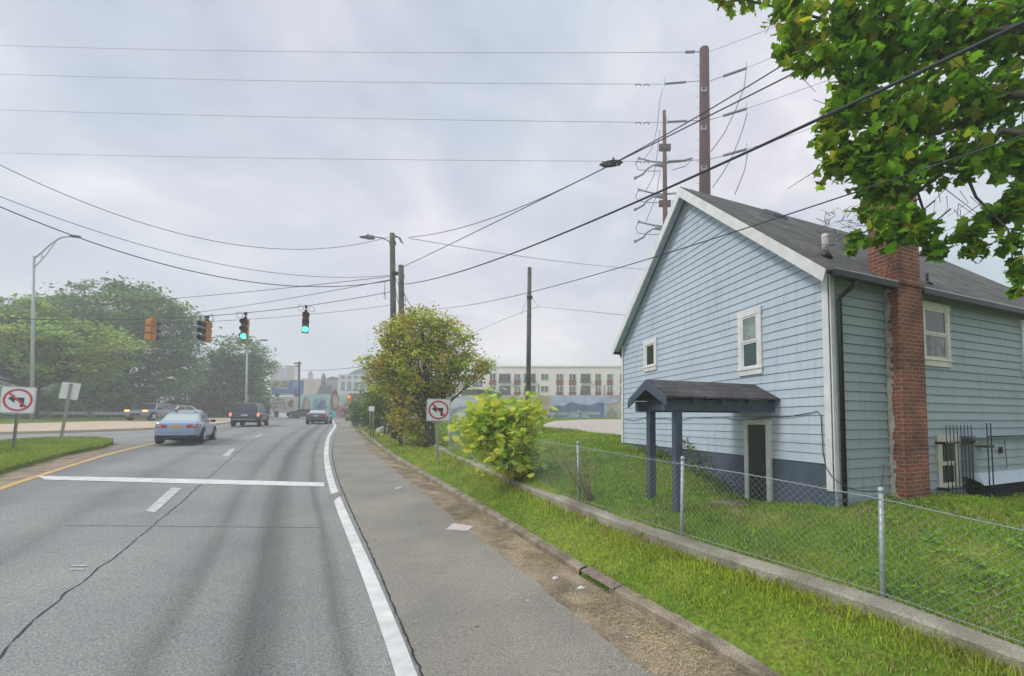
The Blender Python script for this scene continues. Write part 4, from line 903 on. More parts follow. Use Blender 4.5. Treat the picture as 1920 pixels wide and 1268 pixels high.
# coiled cable loop on the wires
c = at(1146, 307, 12.6); t = thing('cable_loop', 'flat black coil of spare cable hanging on the overhead cables', 'cable coil', c)
mb = MB(); k = 12.6 / F_PX
for j in range(5):
    pts = [c + np.array([math.cos(a) * (22 - .6 * j) * k, .25 * math.sin(a), math.sin(a) * (8.2 - j * 1.1) * k + math.cos(a) * 2.5 * k + rng.normal(0, .004)]) for a in np.linspace(0, 2 * math.pi, 30)]
    mb.tube(pts, .022, 6)
mb.build('coil', M_DARK, t)
mb = MB()
for a in (-16, -9, -2, 5, 12): mb.tube([c + np.array([a * k, 0, (a / 9. + 6) * k]), c + np.array([(a + 4) * k, 0, (a / 9. - 6) * k])], .022, 5)
mb.tube([c + np.array([3 * k, 0, 6 * k]), c + np.array([5 * k, 0, 12 * k])], .03, 5); mb.build('coil_tie', M_DARK, t)
# ================================================================== TRAFFIC SIGNALS
M_SIGY = mat('signal_yellow', (.55, .24, .045), .5, col2=(.42, .18, .05), scale=3); M_SIGD = mat('signal_visor', (.035, .04, .05), .6); M_LENS = mat('signal_lens_off', (.05, .045, .05), .3)
M_GREEN = emit('signal_green_lit', (.08, 1.0, .62), 1.9)
def signal(label, px, wpx, pytop, rotz, lit, rings, back=False):
    w_ = span(px); Y = w_[1]; top = at(px, pytop, Y); k = Y / F_PX; H = (40 if not back else 41) * k / 3
    t = thing('traffic_signal', label, 'traffic signal', (w_[0], w_[1], w_[2]), 0, 'traffic signals on the span wire'); t.rotation_euler = (0, 0, face_cam(w_) + rotz)
    z = top[2] - w_[2]; wd = H * .80
    mb = MB()
    for i in range(3): mb.box(-wd / 2, wd / 2, -.02, .24, z - H * (i + 1) + .008, z - H * i - .008); mb.box(-wd / 2 + .02, wd / 2 - .02, .24, .30, z - H * (i + 1) + .03, z - H * i - .03)
    mb.build('signal_housing', M_SIGY, t, local=True, bevel=.02)
    for i in range(3):
        cz = z - H * (i + .5); r = H * .42; on = lit and i == 2
        mb = MB(); n = 14; vs = []; fs = []
        for j in range(n + 1):
            a = math.radians(-35 + 250 * j / n)
            for (yy, rr_) in ((-.02, r), (-.27 if 0 <= math.degrees(a) <= 180 else -.2, r * 1.02), (-.27 if 0 <= math.degrees(a) <= 180 else -.2, r * .92), (-.02, r * .92)): vs.append((rr_ * math.cos(a), yy, cz + rr_ * math.sin(a)))
        for j in range(n):
            for q in range(4): a = j * 4 + q; b = j * 4 + (q + 1) % 4; fs.append((a, b, b + 4, a + 4))
        mb.add(vs, fs, True); mb.build('visor', M_SIGD, t, local=True)
        mb = MB(); mb.ball((0, -.03, cz), r * .93, (1, .3, 1), 14); mb.build('green_lens' if on else 'lens', M_GREEN if on else M_LENS, t, local=True)
    mb = MB(); mb.tube([(0, .1, z), (0, .1, -.05)], .028, 6); mb.box(-.07, .07, .05, .15, z - .005, z + .12); mb.box(-.06, .06, .04, .16, -.1, .06); mb.build('hanger', M_DARK if not back else M_SIGY, t, local=True)
    if rings:
        mb = MB()
        for s in rings: mb.tube([(s * .25 + .13 * math.cos(a), .1, -.12 + .17 * math.sin(a)) for a in np.linspace(0, 2 * math.pi, 18)], .010, 5)
        mb.build('cable_ring', M_CABLE, t, local=True)
    return t
signal('green-lit yellow traffic signal hanging rightmost, nearest the lamp pole, facing straight on', 575, 15, 585, .02, True, (-1, 1))
signal('green-lit yellow traffic signal in front of the second tree, turned slightly aside', 461, 16, 598, -.25, True, (-1,))
signal('unlit-looking yellow traffic signal with dark visors turned left beside the biggest tree', 386, 17, 602, -.85, False, (-1, 1))
signal('traffic signal seen from behind, all yellow, in front of the biggest tree', 290, 16, 600, 2.45, False, (), back=True)
# ================================================================== STREET LAMPS
def lampole(label, pbase, ptop, arm, head, Y, r, brace=None):
    b = at(*pbase, Y); zb = float(R(b[0], b[1])) ; t = thing('street_lamp', label, 'street lamp', (b[0], b[1], zb), 0, 'grey street lamps')
    mb = MB(); mb.tube([(b[0], b[1], zb - .2), at(*ptop, Y)], [r * 1.25, r * .8], 10); mb.build('lamp_pole', M_LPOLE, t)
    mb = MB(); mb.tube([at(*q, Y) for q in arm], r * .55, 6)
    if brace:
        for bq in brace: mb.tube([at(*q, Y) for q in bq], r * .35, 5)
    mb.build('lamp_arm', M_LPOLE, t)
    mb = MB(); c = at(*head, Y); mb.ball(c, .5, (1, .4, .2), 12); mb.build('lamp_head', M_LAMP, t); return t
lampole('tall grey street lamp with braced curved arm above the left trees', (60, 790), (63.5, 480), [(64, 485), (80, 472), (95, 458), (104, 452), (112, 447), (122, 444), (133, 444)], (141, 443.5), 34, .095, [[(64, 502), (85, 480), (103, 455)], [(78, 474), (79, 484)]])
lampole('slender pale street lamp in front of the second tree behind the pickup', (461, 790), (463.5, 658), [(463.5, 660), (470, 645), (480, 640), (490, 638.5)], (495, 638), 50, .11)
Yf = 75.; bf = at(561, 778, Yf); t = thing('far_utility_pole', 'distant utility pole with crossarm standing in front of the billboard', 'utility pole', bf); mb = MB(); mb.tube([(bf[0], bf[1], bf[2] - .5), at(561, 678, Yf)], .17, 8); mb.build('pole_shaft', M_WOOD, t)
mb = MB(); a = at(554, 682, Yf); b = at(568, 682, Yf); mb.box(a[0], b[0], a[1] - .4, a[1] - .3, a[2] - .12, a[2] + .12); a = at(556, 687, Yf); b = at(566, 687, Yf); mb.box(a[0], b[0], a[1] - .4, a[1] - .3, a[2] - .1, a[2] + .1); mb.build('crossarm', M_WOOD, t)
Yt = 58.; c = at(654.5, 752, Yt); t = thing('far_traffic_signal', 'distant traffic signal showing red beside the mural', 'traffic signal', c); mb = MB(); mb.box(c[0] - .22, c[0] + .22, c[1] - .05, c[1] + .2, c[2] - .45, c[2] + 1.0); mb.build('signal_housing', M_SIGY, t); c2 = c + np.array([0, -.06, .55]); mb = MB(); mb.ball(c2, .2, (1, .3, 1), 10); mb.build('red_lens', emit('signal_red_lit', (1, .14, .05), 1.3), t)
mb = MB(); mb.tube([(c[0], c[1] + .1, float(R(c[0], c[1])) - .2), (c[0], c[1] + .1, c[2] - .45)], .09, 8); mb.build('pole_shaft', M_WOOD, t)
# ================================================================== CARS
def paint(name, c, rough=.28):
    m = mat(name, c, rough, metal=.35, spec=.6); m.node_tree.nodes['Principled BSDF'].inputs['Coat Weight'].default_value = .6; m.node_tree.nodes['Principled BSDF'].inputs['Coat Roughness'].default_value = .06; return m
M_TYRE = mat('tyre_rubber', (.015, .015, .016), .8); M_RIM = mat('wheel_alloy', (.42, .43, .45), .35, metal=.7); M_CGLASS = mat('car_glass', (.035, .045, .05), .05, spec=.9); M_CGLASS_L = mat('car_glass_painted_reflection', (.42, .48, .46), .12, spec=.9)  # the pale car glass has its reflection painted into the base colour
M_TAIL = mat('tail_light_red', (.45, .02, .03), .25); M_TAIL2 = emit('tail_light_glowing', (.9, .25, .2), .8); M_PLATE_Y = mat('orange_plate', (.70, .40, .06), .5); M_PLATE = mat('pale_plate', (.55, .56, .58), .5); M_UNDER = mat('underbody_black', (.012, .012, .014), .8)
M_HEAD = emit('amber_head_light', (1, .45, .15), 1.6); M_HEADW = mat('head_light_clear', (.6, .62, .62), .15)
def car(name, label, cat, base, rotz, L=4.6, W=1.8, H=1.43, m=None, kind='sedan', glass=M_CGLASS, rear=True, plate=M_PLATE, tail=M_TAIL, head=M_HEADW, narrow=1.0):
    t = thing(name, label, cat, base, rotz); hw = W / 2; h = L / 2
    if kind == 'sedan':
        ys = [-h, -h + .06, -h + .35, -h * .45, 0, h * .42, h * .8, h - .1, h]; zt = [.78, 1.02, 1.06, 1.0, .96, .93, .84, .70, .56]; zb_ = [.36, .26, .22, .2, .2, .2, .2, .24, .32]; wf = [.84, .93, .97, 1, 1, 1, .97, .88, .74]
        gb = (-h + .50, h * .40); gt = (-h + 1.12, .35); zbelt, zroof, bw, tw = .95, H, hw * .90, hw * .70
    elif kind == 'suv':
        ys = [-h, -h + .06, -h + .3, -h * .4, 0, h * .45, h * .8, h - .1, h]; zt = [.8, 1.02, 1.06, 1.06, 1.05, 1.03, .98, .88, .7]; zb_ = [.42, .33, .28, .26, .26, .26, .26, .3, .4]; wf = [.86, .94, .98, 1, 1, 1, .98, .9, .78]
        gb = (-h + .08, h * .48); gt = (-h + .42, .45); zbelt, zroof, bw, tw = 1.0, H, hw * .92, hw * .70
    else:
        ys = [-h, -h + .04, -h + .2, -h * .4, 0, h * .35, h * .8, h - .08, h]; zt = [1.0, 1.14, 1.16, 1.16, 1.16, 1.12, 1.08, 1.0, .8]; zb_ = [.55, .5, .45, .42, .42, .42, .42, .45, .5]; wf = [.94, .97, .99, 1, 1, 1, .98, .94, .85]
        gb = (-h + .03, h * .42); gt = (-h + .22, h * .18); zbelt, zroof, bw, tw = 1.12, H, hw * .92, hw * .74
    mb = MB(); rings = []
    for y, a, b, f in zip(ys, zt, zb_, wf):
        w_ = hw * f; mid = b + (a - b) * .45
        half = [(0, b), (w_ * .82, b), (w_ * .96, b + .06), (w_, mid), (w_ * .985, a - .16), (w_ * .93, a - .03), (w_ * .78, a), (0, a + .02)]
        rings.append([(x, y, z) for x, z in half] + [(-x, y, z) for x, z in half[-2:0:-1]])
    n = len(rings[0])
    for r in rings: mb.v += r
    mb.f += [(i * n + k, i * n + (k + 1) % n, (i + 1) * n + (k + 1) % n, (i + 1) * n + k) for i in range(len(rings) - 1) for k in range(n)]; mb.f += [tuple(range(n))[::-1], tuple((len(rings) - 1) * n + k for k in range(n))]
    mb.sm = [True] * len(mb.f); mb.build('body', m, t, local=True, sub=1)
    B = [(-bw, gb[0], zbelt), (bw, gb[0], zbelt), (bw, gb[1], zbelt), (-bw, gb[1], zbelt)]; T = [(-tw, gt[0], zroof - .05), (tw, gt[0], zroof - .05), (tw, gt[1], zroof - .05), (-tw, gt[1], zroof - .05)]
    mb = MB(); mb.hexa(B, T); T2 = [(x * .93, y * .97, zroof) for x, y, z in T]; mb.add(T + T2, [(4, 5, 6, 7), (0, 1, 5, 4), (1, 2, 6, 5), (2, 3, 7, 6), (3, 0, 4, 7)], True); cb = mb.build('cabin', m, t, local=True, bevel=.05)
    Bn, Tn = [np.array(p) for p in B], [np.array(p) for p in T]
    def pane(i, j, a0, a1, c0, c1, nm, g):
        def S(a, c): return (Bn[i] * (1 - a) + Bn[j] * a) * (1 - c) + (Tn[i] * (1 - a) + Tn[j] * a) * c
        q = [S(a0, c0), S(a1, c0), S(a1, c1), S(a0, c1)]; nrm = np.cross(q[1] - q[0], q[3] - q[0]); nrm /= np.linalg.norm(nrm)
        m_ = MB(); m_.prism([p + nrm * .012 for p in q], -nrm * .03); m_.build(nm, g, cb, local=True)
    pane(0, 1, .05, .95, .06, .90, 'rear_window', glass); pane(2, 3, .05, .95, .04, .92, 'windshield', M_CGLASS)
    for (i, j) in ((1, 2), (3, 0)):
        if kind == 'truck': seg = ((.03, .36), (.39, .66), (.69, .95))
        elif kind == 'suv': seg = ((.05, .3), (.33, .62), (.65, .93))
        else: seg = ((.14, .50), (.53, .88))
        for a0, a1 in seg:
            if i == 3: a0, a1 = 1 - a1, 1 - a0
            pane(i, j, a0, a1, .10, .90, 'side_window', M_CGLASS)
    wr = .33 if kind == 'sedan' else (.36 if kind == 'suv' else .39)
    for y in (-h * .60, h * .62):
        for s in (-1, 1):
            mb = MB(); mb.disc((s * (hw - .06), y, wr + .03), (1, 0, 0), wr + .06, .14, 20); mb.build('wheel_arch', M_UNDER, t, local=True)
            mb = MB(); mb.disc((s * (hw - .09), y, wr), (1, 0, 0), wr, .23, 22); wh = mb.build('wheel', M_TYRE, t, local=True, bevel=.03)
            mb = MB(); mb.disc((s * (hw + .028), y, wr), (1, 0, 0), wr * .64, .02, 18, None)
            mb.build('rim', M_RIM, wh, local=True)
    mb = MB(); mb.box(-hw * .8, hw * .8, -h + .3, h - .3, .17 if kind == 'sedan' else .3, .5); mb.build('underbody', M_UNDER, t, local=True)
    zl = .80 if kind == 'sedan' else .92; 
    for s in (-1, 1):
        mb = MB()
        if kind == 'sedan':
            mb.hexa([(s * hw * .40, -h - .012, zl - .09), (s * hw * .85, -h + .03, zl - .10), (s * hw * .97, -h + .24, zl - .05), (s * hw * .4, -h + .2, zl - .07)], [(s * hw * .42, -h + .0, zl + .05), (s * hw * .86, -h + .05, zl + .08), (s * hw * .955, -h + .30, zl + .07), (s * hw * .42, -h + .2, zl + .07)])
        else: mb.box(min(s * hw * .86, s * hw * 1.0), max(s * hw * .86, s * hw * 1.0), -h - .01, -h + .2, zl - .14, zl + .14)
        mb.build('tail_light', tail, t, local=True)
        mb = MB(); mb.box(min(s * hw * .55, s * hw * .9), max(s * hw * .55, s * hw * .9), h - .16, h - .01, zl - .13, zl + .02); mb.build('headlight', head, t, local=True, bevel=.02)
        mb = MB(); mb.box(min(s * (bw + .02), s * (bw + .2)), max(s * (bw + .02), s * (bw + .2)), gb[1] - .42, gb[1] - .3, zbelt + .02, zbelt + .15); mb.build('mirror', M_UNDER, t, local=True, bevel=.03)
    mb = MB(); mb.box(-.20, .20, -h - .014, -h + .02, zl - .10, zl + .02); mb.build('license_plate', plate, t, local=True)
    mb = MB(); zz = .38 if kind == 'sedan' else .5; mb.box(-hw * .86, hw * .86, -h - .02, -h + .3, zz - .11, zz - .03); mb.build('lower_bumper', M_UNDER, t, local=True, bevel=.02)
    mb = MB(); mb.box(-hw * .84, hw * .84, -h - .03, -h + .2, zz + .0, zz + .06); mb.build('bumper', m if kind == 'sedan' else M_RIM, t, local=True, bevel=.02)
    mb = MB(); mb.box(-.35, .35, h - .04, h + .012, .42, .62); mb.build('grille', M_UNDER, t, local=True)
    return t
def onroad(px, py): return hitf(px, py, R)
c = onroad(352, 829); k_ = math.radians
car('sedan_car', 'light blue sedan with an orange plate driving away left of the dashed line', 'car', c + np.array([0, 0, .01]), k_(35), 4.3, 1.54, 1.43 * (64 * c[1] / F_PX) / 1.43 if False else 1.42, paint('light_blue_paint', (.29, .40, .53)), 'sedan', glass=M_CGLASS_L, plate=M_PLATE_Y)
c = onroad(470, 799)
car('pickup_truck', 'dark grey pickup truck with a matching bed cap driving away', 'pickup', c, k_(31), 4.9, 1.78, 1.86, paint('charcoal_paint', (.055, .06, .075)), 'truck', tail=M_TAIL2)
c = onroad(599, 794.5)
car('sedan_car', 'dark grey sedan driving away in the right lane, farthest along the curve', 'car', c, k_(27), 4.5, 1.72, 1.40, paint('dark_grey_paint', (.07, .075, .10)), 'sedan', glass=M_CGLASS_L)
c = at(284, 789, 39.5); c[2] = float(R(c[0], c[1])) + .14
car('crossover_car', 'silver grey crossover with lit amber front lights facing left on the side street', 'car', c, k_(199), 4.2, 1.7, 1.62, paint('silver_grey_paint', (.20, .22, .28)), 'suv', head=M_HEAD)
c = at(333, 784, 50); c[2] = float(R(c[0], c[1])) + .14
car('white_car', 'small white car parked behind the silver crossover', 'car', c, k_(165), 4.2, 1.7, 1.5, paint('white_paint', (.62, .64, .62)), 'sedan')
c = at(402, 782, 62); c[2] = float(R(c[0], c[1])) - .1
car('teal_car', 'grey green car half hidden behind the far guardrail', 'car', c, k_(120), 4.3, 1.7, 1.45, paint('teal_paint', (.16, .25, .27)), 'sedan')
c = at(664, 788, 55); c[2] = float(R(c[0], c[1]))
car('oncoming_car', 'white oncoming car under the mural beside the roadside bushes', 'car', c, k_(212), 4.3, 1.6, 1.5, paint('white_paint', (.62, .64, .62)), 'suv')
c = at(570, 781, 66); c[2] = float(R(c[0], c[1]))
car('parked_car', 'dark car parked at the foot of the mural left of the dark sedan', 'car', c, k_(100), 4.4, 1.7, 1.5, paint('dark_grey_paint', (.07, .075, .10)), 'suv')
# ================================================================== GUARDRAILS
def guard(label, pix, Y, f, hgt=.75, rail=.16, spacing=2.6):
    pts = [at(a, 790, y) for a, y in zip(pix, Y)]; P = Poly(pts); t = thing('guardrail', label, 'guardrail', (*pts[0][:2], float(f(pts[0][0], pts[0][1]))), 0, 'galvanised guardrails')
    mb = MB(); aa = np.arange(0, P.cum[-1], 1.0); q = P.pos(aa); n_ = P.nrm(aa); pr = []
    for (x, y), nn2 in zip(q, n_):
        z = float(f(x, y)) + hgt; pr.append([(x + nn2[0] * o2, y + nn2[1] * o2, z + dz) for o2, dz in ((0, -rail * 2), (-.06, -rail * 1.5), (.0, -rail), (-.06, -rail * .5), (0, 0), (.02, 0), (.02, -rail * 2))])
    for i in range(len(pr) - 1): mb.add(pr[i] + pr[i + 1], [(j, (j + 1) % 7, 7 + (j + 1) % 7, 7 + j) for j in range(7)])
    mb.build('rail', mat('guardrail_grey', (.40, .43, .42), .5, var=.12, scale=1), t)
    for a in np.arange(.5, P.cum[-1], spacing):
        x, y = P.pos(a); z = float(f(x, y)); mb = MB(); mb.box(x + .03, x + .2, y - .07, y + .1, z - .2, z + hgt - .04); mb.build('rail_post', mat('rail_post_wood', (.2, .19, .15), .8), t)
    return t
guard('long guardrail under the left trees beside the side street', (-120, 0, 120, 245), (36, 38, 41, 45), lambda x, y: R(x, y) + .1)
guard('guardrail curving past the white car towards the second tree', (318, 380, 430), (54, 58, 66), lambda x, y: R(x, y) + .1)
guard('guardrail in front of the painted mural wall right of the bush', (985, 1050, 1128), (44, 45, 46), G)
# ================================================================== BUILDINGS
M_APT = mat('white_stucco', (.80, .76, .70), .85, var=.05, scale=.3); M_APW = mat('apartment_glass', (.05, .07, .07), .2, col2=(.16, .2, .2), scale=.5, spec=.7); M_APB = mat('brown_panel', (.22, .075, .045), .7, var=.1, scale=.6); M_APR = mat('recess_grey', (.10, .105, .10), .8)
YA = 75.
def A3(px, py): return at(px, py, YA)
a, b = A3(905, 688.5), A3(1460, 690); zb = 2.2
apt = thing('apartment_building', 'long white flat-roofed apartment block with rust brown window panels behind the mural wall', 'building', (a[0], YA, zb))
mb = MB(); mb.box(a[0], b[0], YA, YA + 16, zb, a[2]); mb.box(a[0] - .15, b[0], YA - .15, YA + 16.1, a[2], a[2] + .25); mb.build('wall', M_APT, apt)
lx0, lx1 = A3(850, 700)[0], a[0]; mb = MB(); mb.box(lx0, lx1, YA + 4, YA + 18, zb, A3(850, 698)[2]); mb.build('side_wing', M_APT, apt)
cols = [(918, 930, 'p'), (936, 957, 'b'), (964, 976, 'p'), (983, 1004, 'b'), (1014, 1028, 'w'), (1043, 1056, 'p'), (1067, 1080, 'p'), (1089, 1107, 'b'), (1116, 1127, 'p'), (1138, 1149, 'p'), (1163, 1176, 'b'), (1195, 1207, 'p'), (1220, 1240, 'b'), (1256, 1268, 'p')]
for x0, x1, kd in cols:
    for (y0, y1, y2) in ((701, 712, 723), (724, 734.5, 742), (745, 756, 765)):
        p0, p1 = A3(x0, y0), A3(x1, y1); w0, w1 = p0[0], p1[0]; z1, z0 = p0[2], p1[2]; zc = A3(x0, y2)[2]
        mb = MB()
        if kd == 'b': mb.box(w0, w1, YA - .06, YA + .1, z0 - .35, z1)
        else: mb.box(w0, w1, YA - .10, YA + .1, z0, z1)
        fr = mb.build('window', M_APR if kd == 'b' else M_APT, apt)
        mb = MB(); mid = (w0 + w1) / 2
        if kd == 'b': mb.box(w0 + .1, w1 - .9, YA - .09, YA - .065, z0 + .05, z1 - .15)
        else: mb.box(w0 + .08, mid - .05, YA - .13, YA - .105, z0 + .05, z1 - .05); mb.box(mid + .05, w1 - .08, YA - .13, YA - .105, z0 + .05, z1 - .05)
        mb.build('pane', M_APW, fr)
        if kd == 'p': mb = MB(); mb.box(w0, w1, YA - .09, YA + .1, zc, z0); mb.build('brown_panel', M_APB, fr)
        if kd == 'b':
            mb = MB(); mb.box(w0, w1, YA - .5, YA - .44, z0 + .25, z0 + .32)
            for q in np.arange(w0, w1, .18): mb.box(q, q + .03, YA - .49, YA - .45, z0 - .35, z0 + .25)
            mb.box(w0 - .1, w1 + .1, YA - .55, YA, z0 - .5, z0 - .35); mb.build('balcony_rail', M_APR, fr)
for y0, y1 in ((710, 722), (727, 738)):
    for x0 in (856, 872, 888): p0 = A3(x0, y0); p1 = A3(x0 + 11, y1); mb = MB(); mb.box(p0[0], p1[0], YA + 3.9, YA + 4.1, p1[2], p0[2]); mb.build('window', M_APW, apt)
mb = MB()
for px in (1010, 1133, 983 + 110): p0 = A3(px, 722); p1 = A3(px, 742); mb.tube([(p0[0], YA - .1, p0[2]), (p0[0], YA - .1, p1[2])], .07, 6)
mb.build('drain_pipe', M_APR, apt)
# small dark building left of the apartments
p0, p1 = at(862, 729, 62), at(893, 745, 62); sh = thing('low_building', 'low olive grey flat-roofed building between the tree and the white apartments', 'building', (p0[0], 62, 2.5)); mb = MB(); mb.box(p0[0], p1[0], 62.5, 70, 2.6, p0[2]); mb.build('wall', mat('olive_wall', (.13, .14, .12), .8), sh); mb = MB(); mb.box(p0[0] - .3, p1[0] + 1.4, 62.2, 70.3, p0[2] - .1, p0[2] + .15); mb.build('roof', M_APT, sh)
# mural walls
def mural(name, label, px0, px1, Y0, Y1, zt_py, zb, base_m, patches, thick=.4, cat='mural wall'):
    a = at(px0, zt_py[0], Y0); b = at(px1, zt_py[1], Y1); t = thing(name, label, cat, (a[0], Y0, zb))
    d = (b - a)[:2]; L_ = np.linalg.norm(d); d /= L_; n = np.array([d[1], -d[0]])
    if n.dot(-a[:2]) < 0: n = -n
    def W3(s, z, o): p = a[:2] + d * (s * L_) + n * o; zt_ = a[2] + (b[2] - a[2]) * s; return (p[0], p[1], zb + (zt_ - zb) * z)
    mb = MB(); mb.hexa([W3(0, 0, 0), W3(1, 0, 0), W3(1, 0, -thick), W3(0, 0, -thick)], [W3(0, 1, 0), W3(1, 1, 0), W3(1, 1, -thick), W3(0, 1, -thick)]); w_ = mb.build('wall', base_m, t)
    for i, (nm, m_, poly) in enumerate(patches):
        mb = MB(); o = .012 + .006 * i; ps = [np.array(W3(s, z, o)) for s, z in poly]; mb.prism(ps, (-n[0] * .004, -n[1] * .004, 0)); mb.build(nm, m_, w_)
    return t, W3
def pm(n_, c, c2=None): return mat('mural_' + n_, c, .8, col2=c2 or tuple(q * .7 for q in c), scale=.7, detail=6)
def blob(cx, cz, rx, rz, n=16, j=.12, seed=0):
    r_ = np.random.default_rng(seed); return [(cx + rx * math.cos(a) * (1 + r_.normal(0, j)), cz + rz * math.sin(a) * (1 + r_.normal(0, j))) for a in np.linspace(0, 2 * math.pi, n, endpoint=False)]
cream = pm('cream', (.50, .46, .37)); 
mural('mural_wall', 'long low wall painted with blue mountains and pale sky in front of the white apartments', 835, 1185, 56, 50, (742, 741), 2.4, cream, [
    ('painted_sky', pm('sky_blue', (.42, .50, .66)), [(.575, .02), (.86, .0), (.90, .98), (.60, 1.0)]), ('painted_sky', pm('pale_sky', (.52, .57, .66)), [(.0, .0), (.24, .0), (.24, 1), (.0, 1)]), ('painted_field', pm('ochre', (.52, .42, .24)), [(.46, .35), (.58, .35), (.58, 1), (.46, .98)]), ('painted_rock', pm('stone', (.33, .32, .3)), [(.42, .05), (.48, .5), (.575, .45), (.575, .05)]),
    ('painted_mountains', pm('mountain', (.12, .18, .32)), [(.578, .05), (.582, .45), (.62, .62), (.66, .6), (.70, .76), (.745, .66), (.79, .62), (.84, .74), (.865, .7), (.865, .05)]), ('painted_cliff', pm('ice', (.34, .45, .55)), [(.62, .04), (.685, .22), (.74, .45), (.80, .16), (.86, .04)]), ('painted_mountains', pm('mountain2', (.24, .3, .44)), [(.0, .1), (.05, .5), (.12, .62), (.17, .45), (.235, .55), (.235, .1)]), ('painted_bird', pm('lilac', (.5, .5, .66)), [(.865, .62), (.93, .72), (.95, .95), (.88, .86)]),
    ('painted_bush', pm('sage', (.25, .3, .22)), blob(.90, .28, .022, .2, seed=3)), ('painted_bush', pm('sage', (.25, .3, .22)), blob(.965, .25, .016, .16, seed=4)), ('painted_house', pm('whitewash', (.6, .62, .62)), [(.05, .08), (.05, .3), (.09, .42), (.14, .3), (.14, .08)])])
teal = pm('teal', (.22, .46, .42), (.33, .5, .44))
_, W3 = mural('mural_wall', 'teal wall with a large colourful figure mural at the far bend of the road', 556, 656, 84, 74, (739, 740), 2.9, teal, [
    ('painted_shape', pm('dark_green', (.13, .14, .10)), blob(.20, .45, .085, .42, seed=1)), ('painted_shape', pm('skin', (.45, .32, .25)), blob(.22, .55, .045, .26, seed=2)), ('painted_shape', pm('grey', (.32, .36, .36)), blob(.10, .18, .11, .17, seed=5)), ('painted_shape', pm('turquoise', (.06, .42, .44)), [(.33, .05), (.36, .8), (.42, .85), (.45, .05)]),
    ('painted_shape', pm('blue_grey', (.14, .19, .3)), blob(.53, .5, .085, .27, seed=6)), ('painted_shape', pm('peach', (.5, .36, .26)), blob(.5, .12, .13, .1, seed=7)), ('painted_shape', pm('turquoise', (.06, .42, .44)), [(.63, .06), (.66, .7), (.73, .55), (.80, .28), (.78, .02)]), ('painted_shape', pm('brown', (.14, .065, .045)), blob(.755, .73, .085, .42, seed=8)), ('painted_shape', pm('skin', (.45, .32, .25)), blob(.77, .72, .05, .26, seed=9)),
    ('painted_shape', pm('magenta', (.32, .09, .14)), blob(.86, .26, .08, .3, seed=10)), ('painted_shape', pm('rose', (.5, .14, .2)), blob(.91, .42, .05, .24, seed=11)), ('painted_shape', pm('tan', (.45, .38, .27)), [(.95, .0), (.95, .5), (1.0, .5), (1.0, .0)])])
# billboards
def billboard(label, px0, px1, py0, py1, Y, zb, face, patches):
    a, b = at(px0, py1, Y), at(px1, py0, Y); t = thing('billboard', label, 'billboard', (a[0], Y, zb), 0, 'roadside billboards'); w_, h_ = b[0] - a[0], b[2] - a[2]
    mb = MB(); mb.box(a[0], b[0], Y, Y + .5, a[2], b[2]); f = mb.build('billboard_panel', face, t)
    mb = MB(); mb.box(a[0] - .3, b[0] + .3, Y - .7, Y, a[2] - .25, a[2] - .12); mb.build('catwalk', M_APR, t)
    for q in (.15, .8): mb = MB(); x = a[0] + w_ * q; mb.box(x - .25, x + .25, Y + .1, Y + .5, zb - .5, a[2]); mb.build('billboard_leg', M_APR, t)
    for i, (nm, m_, poly) in enumerate(patches): mb = MB(); mb.prism([(a[0] + w_ * s, Y - .01 - .006 * i, a[2] + h_ * z) for s, z in poly], (0, .004, 0)); mb.build(nm, m_, f)
    return t, a, w_, h_, f
blue = pm('billboard_blue', (.10, .22, .52)); t, a, w_, h_, f = billboard('blue and tan billboard raised on legs above the lower white one', 509, 566, 713, 738, 77, 3.2, blue, [('tan_panel', pm('tan2', (.5, .46, .38)), [(0, .42), (.55, .30), (.6, 1), (0, 1)]), ('light_patch', pm('lblue', (.22, .42, .66)), [(.66, .45), (.9, .45), (.9, .9), (.66, .9)]), ('dark_figure', pm('navy', (.05, .06, .14)), [(.78, .0), (.82, .0), (.82, .32), (.78, .32)]), ('dark_figure', pm('navy', (.05, .06, .14)), [(.9, .05), (.93, .05), (.93, .35), (.9, .35)])])
M_TXT = mat('billboard_text', (.16, .12, .10), .7)
def glyphs(a, w_, h_, Y, x0, x1, z, hh, n, m, f, seed):
    r_ = np.random.default_rng(seed); mb = MB(); st_ = (x1 - x0) / n          # blurred lettering: uneven upright strokes and bars
    for i in range(n):
        if r_.random() < .12: continue
        xa = a[0] + w_ * (x0 + st_ * i); xb = xa + w_ * st_ * .72; za = a[2] + h_ * z; zb_ = za + h_ * hh; q = (xb - xa) * .3
        mb.box(xa, xa + q, Y - .06, Y - .05, za, zb_)
        k = r_.integers(0, 4)
        if k != 1: mb.box(xa + q, xb, Y - .06, Y - .05, zb_ - h_ * hh * .25, zb_)
        if k in (1, 2): mb.box(xb - q, xb, Y - .06, Y - .05, za, zb_ - h_ * hh * .26)
        if k in (0, 3): mb.box(xa + q, xb, Y - .06, Y - .05, za, za + h_ * hh * .25)
    mb.build('lettering', m, f)
for i in range(2): glyphs(a, w_, h_, 77, .04, .54, .72 - .25 * i, .2, 6, M_TXT, f, 3 + i)
t, a, w_, h_, f = billboard('lower white billboard with red lettering beside the road bend', 509, 556, 744, 771, 73, 2.9, pm('billboard_white', (.58, .57, .57), (.54, .53, .55)), [('brown_figure', pm('olive_brown', (.16, .15, .09)), blob(.80, .52, .13, .28, seed=21)), ('yellow_patch', pm('ochre2', (.5, .42, .15)), blob(.88, .38, .06, .22, seed=22))])
for i in range(3): glyphs(a, w_, h_, 73, .08, .58, .70 - .24 * i, .16, 6, mat('billboard_text_red', (.45, .12, .13), .7) if i == 1 else M_TXT, f, 9 + i)
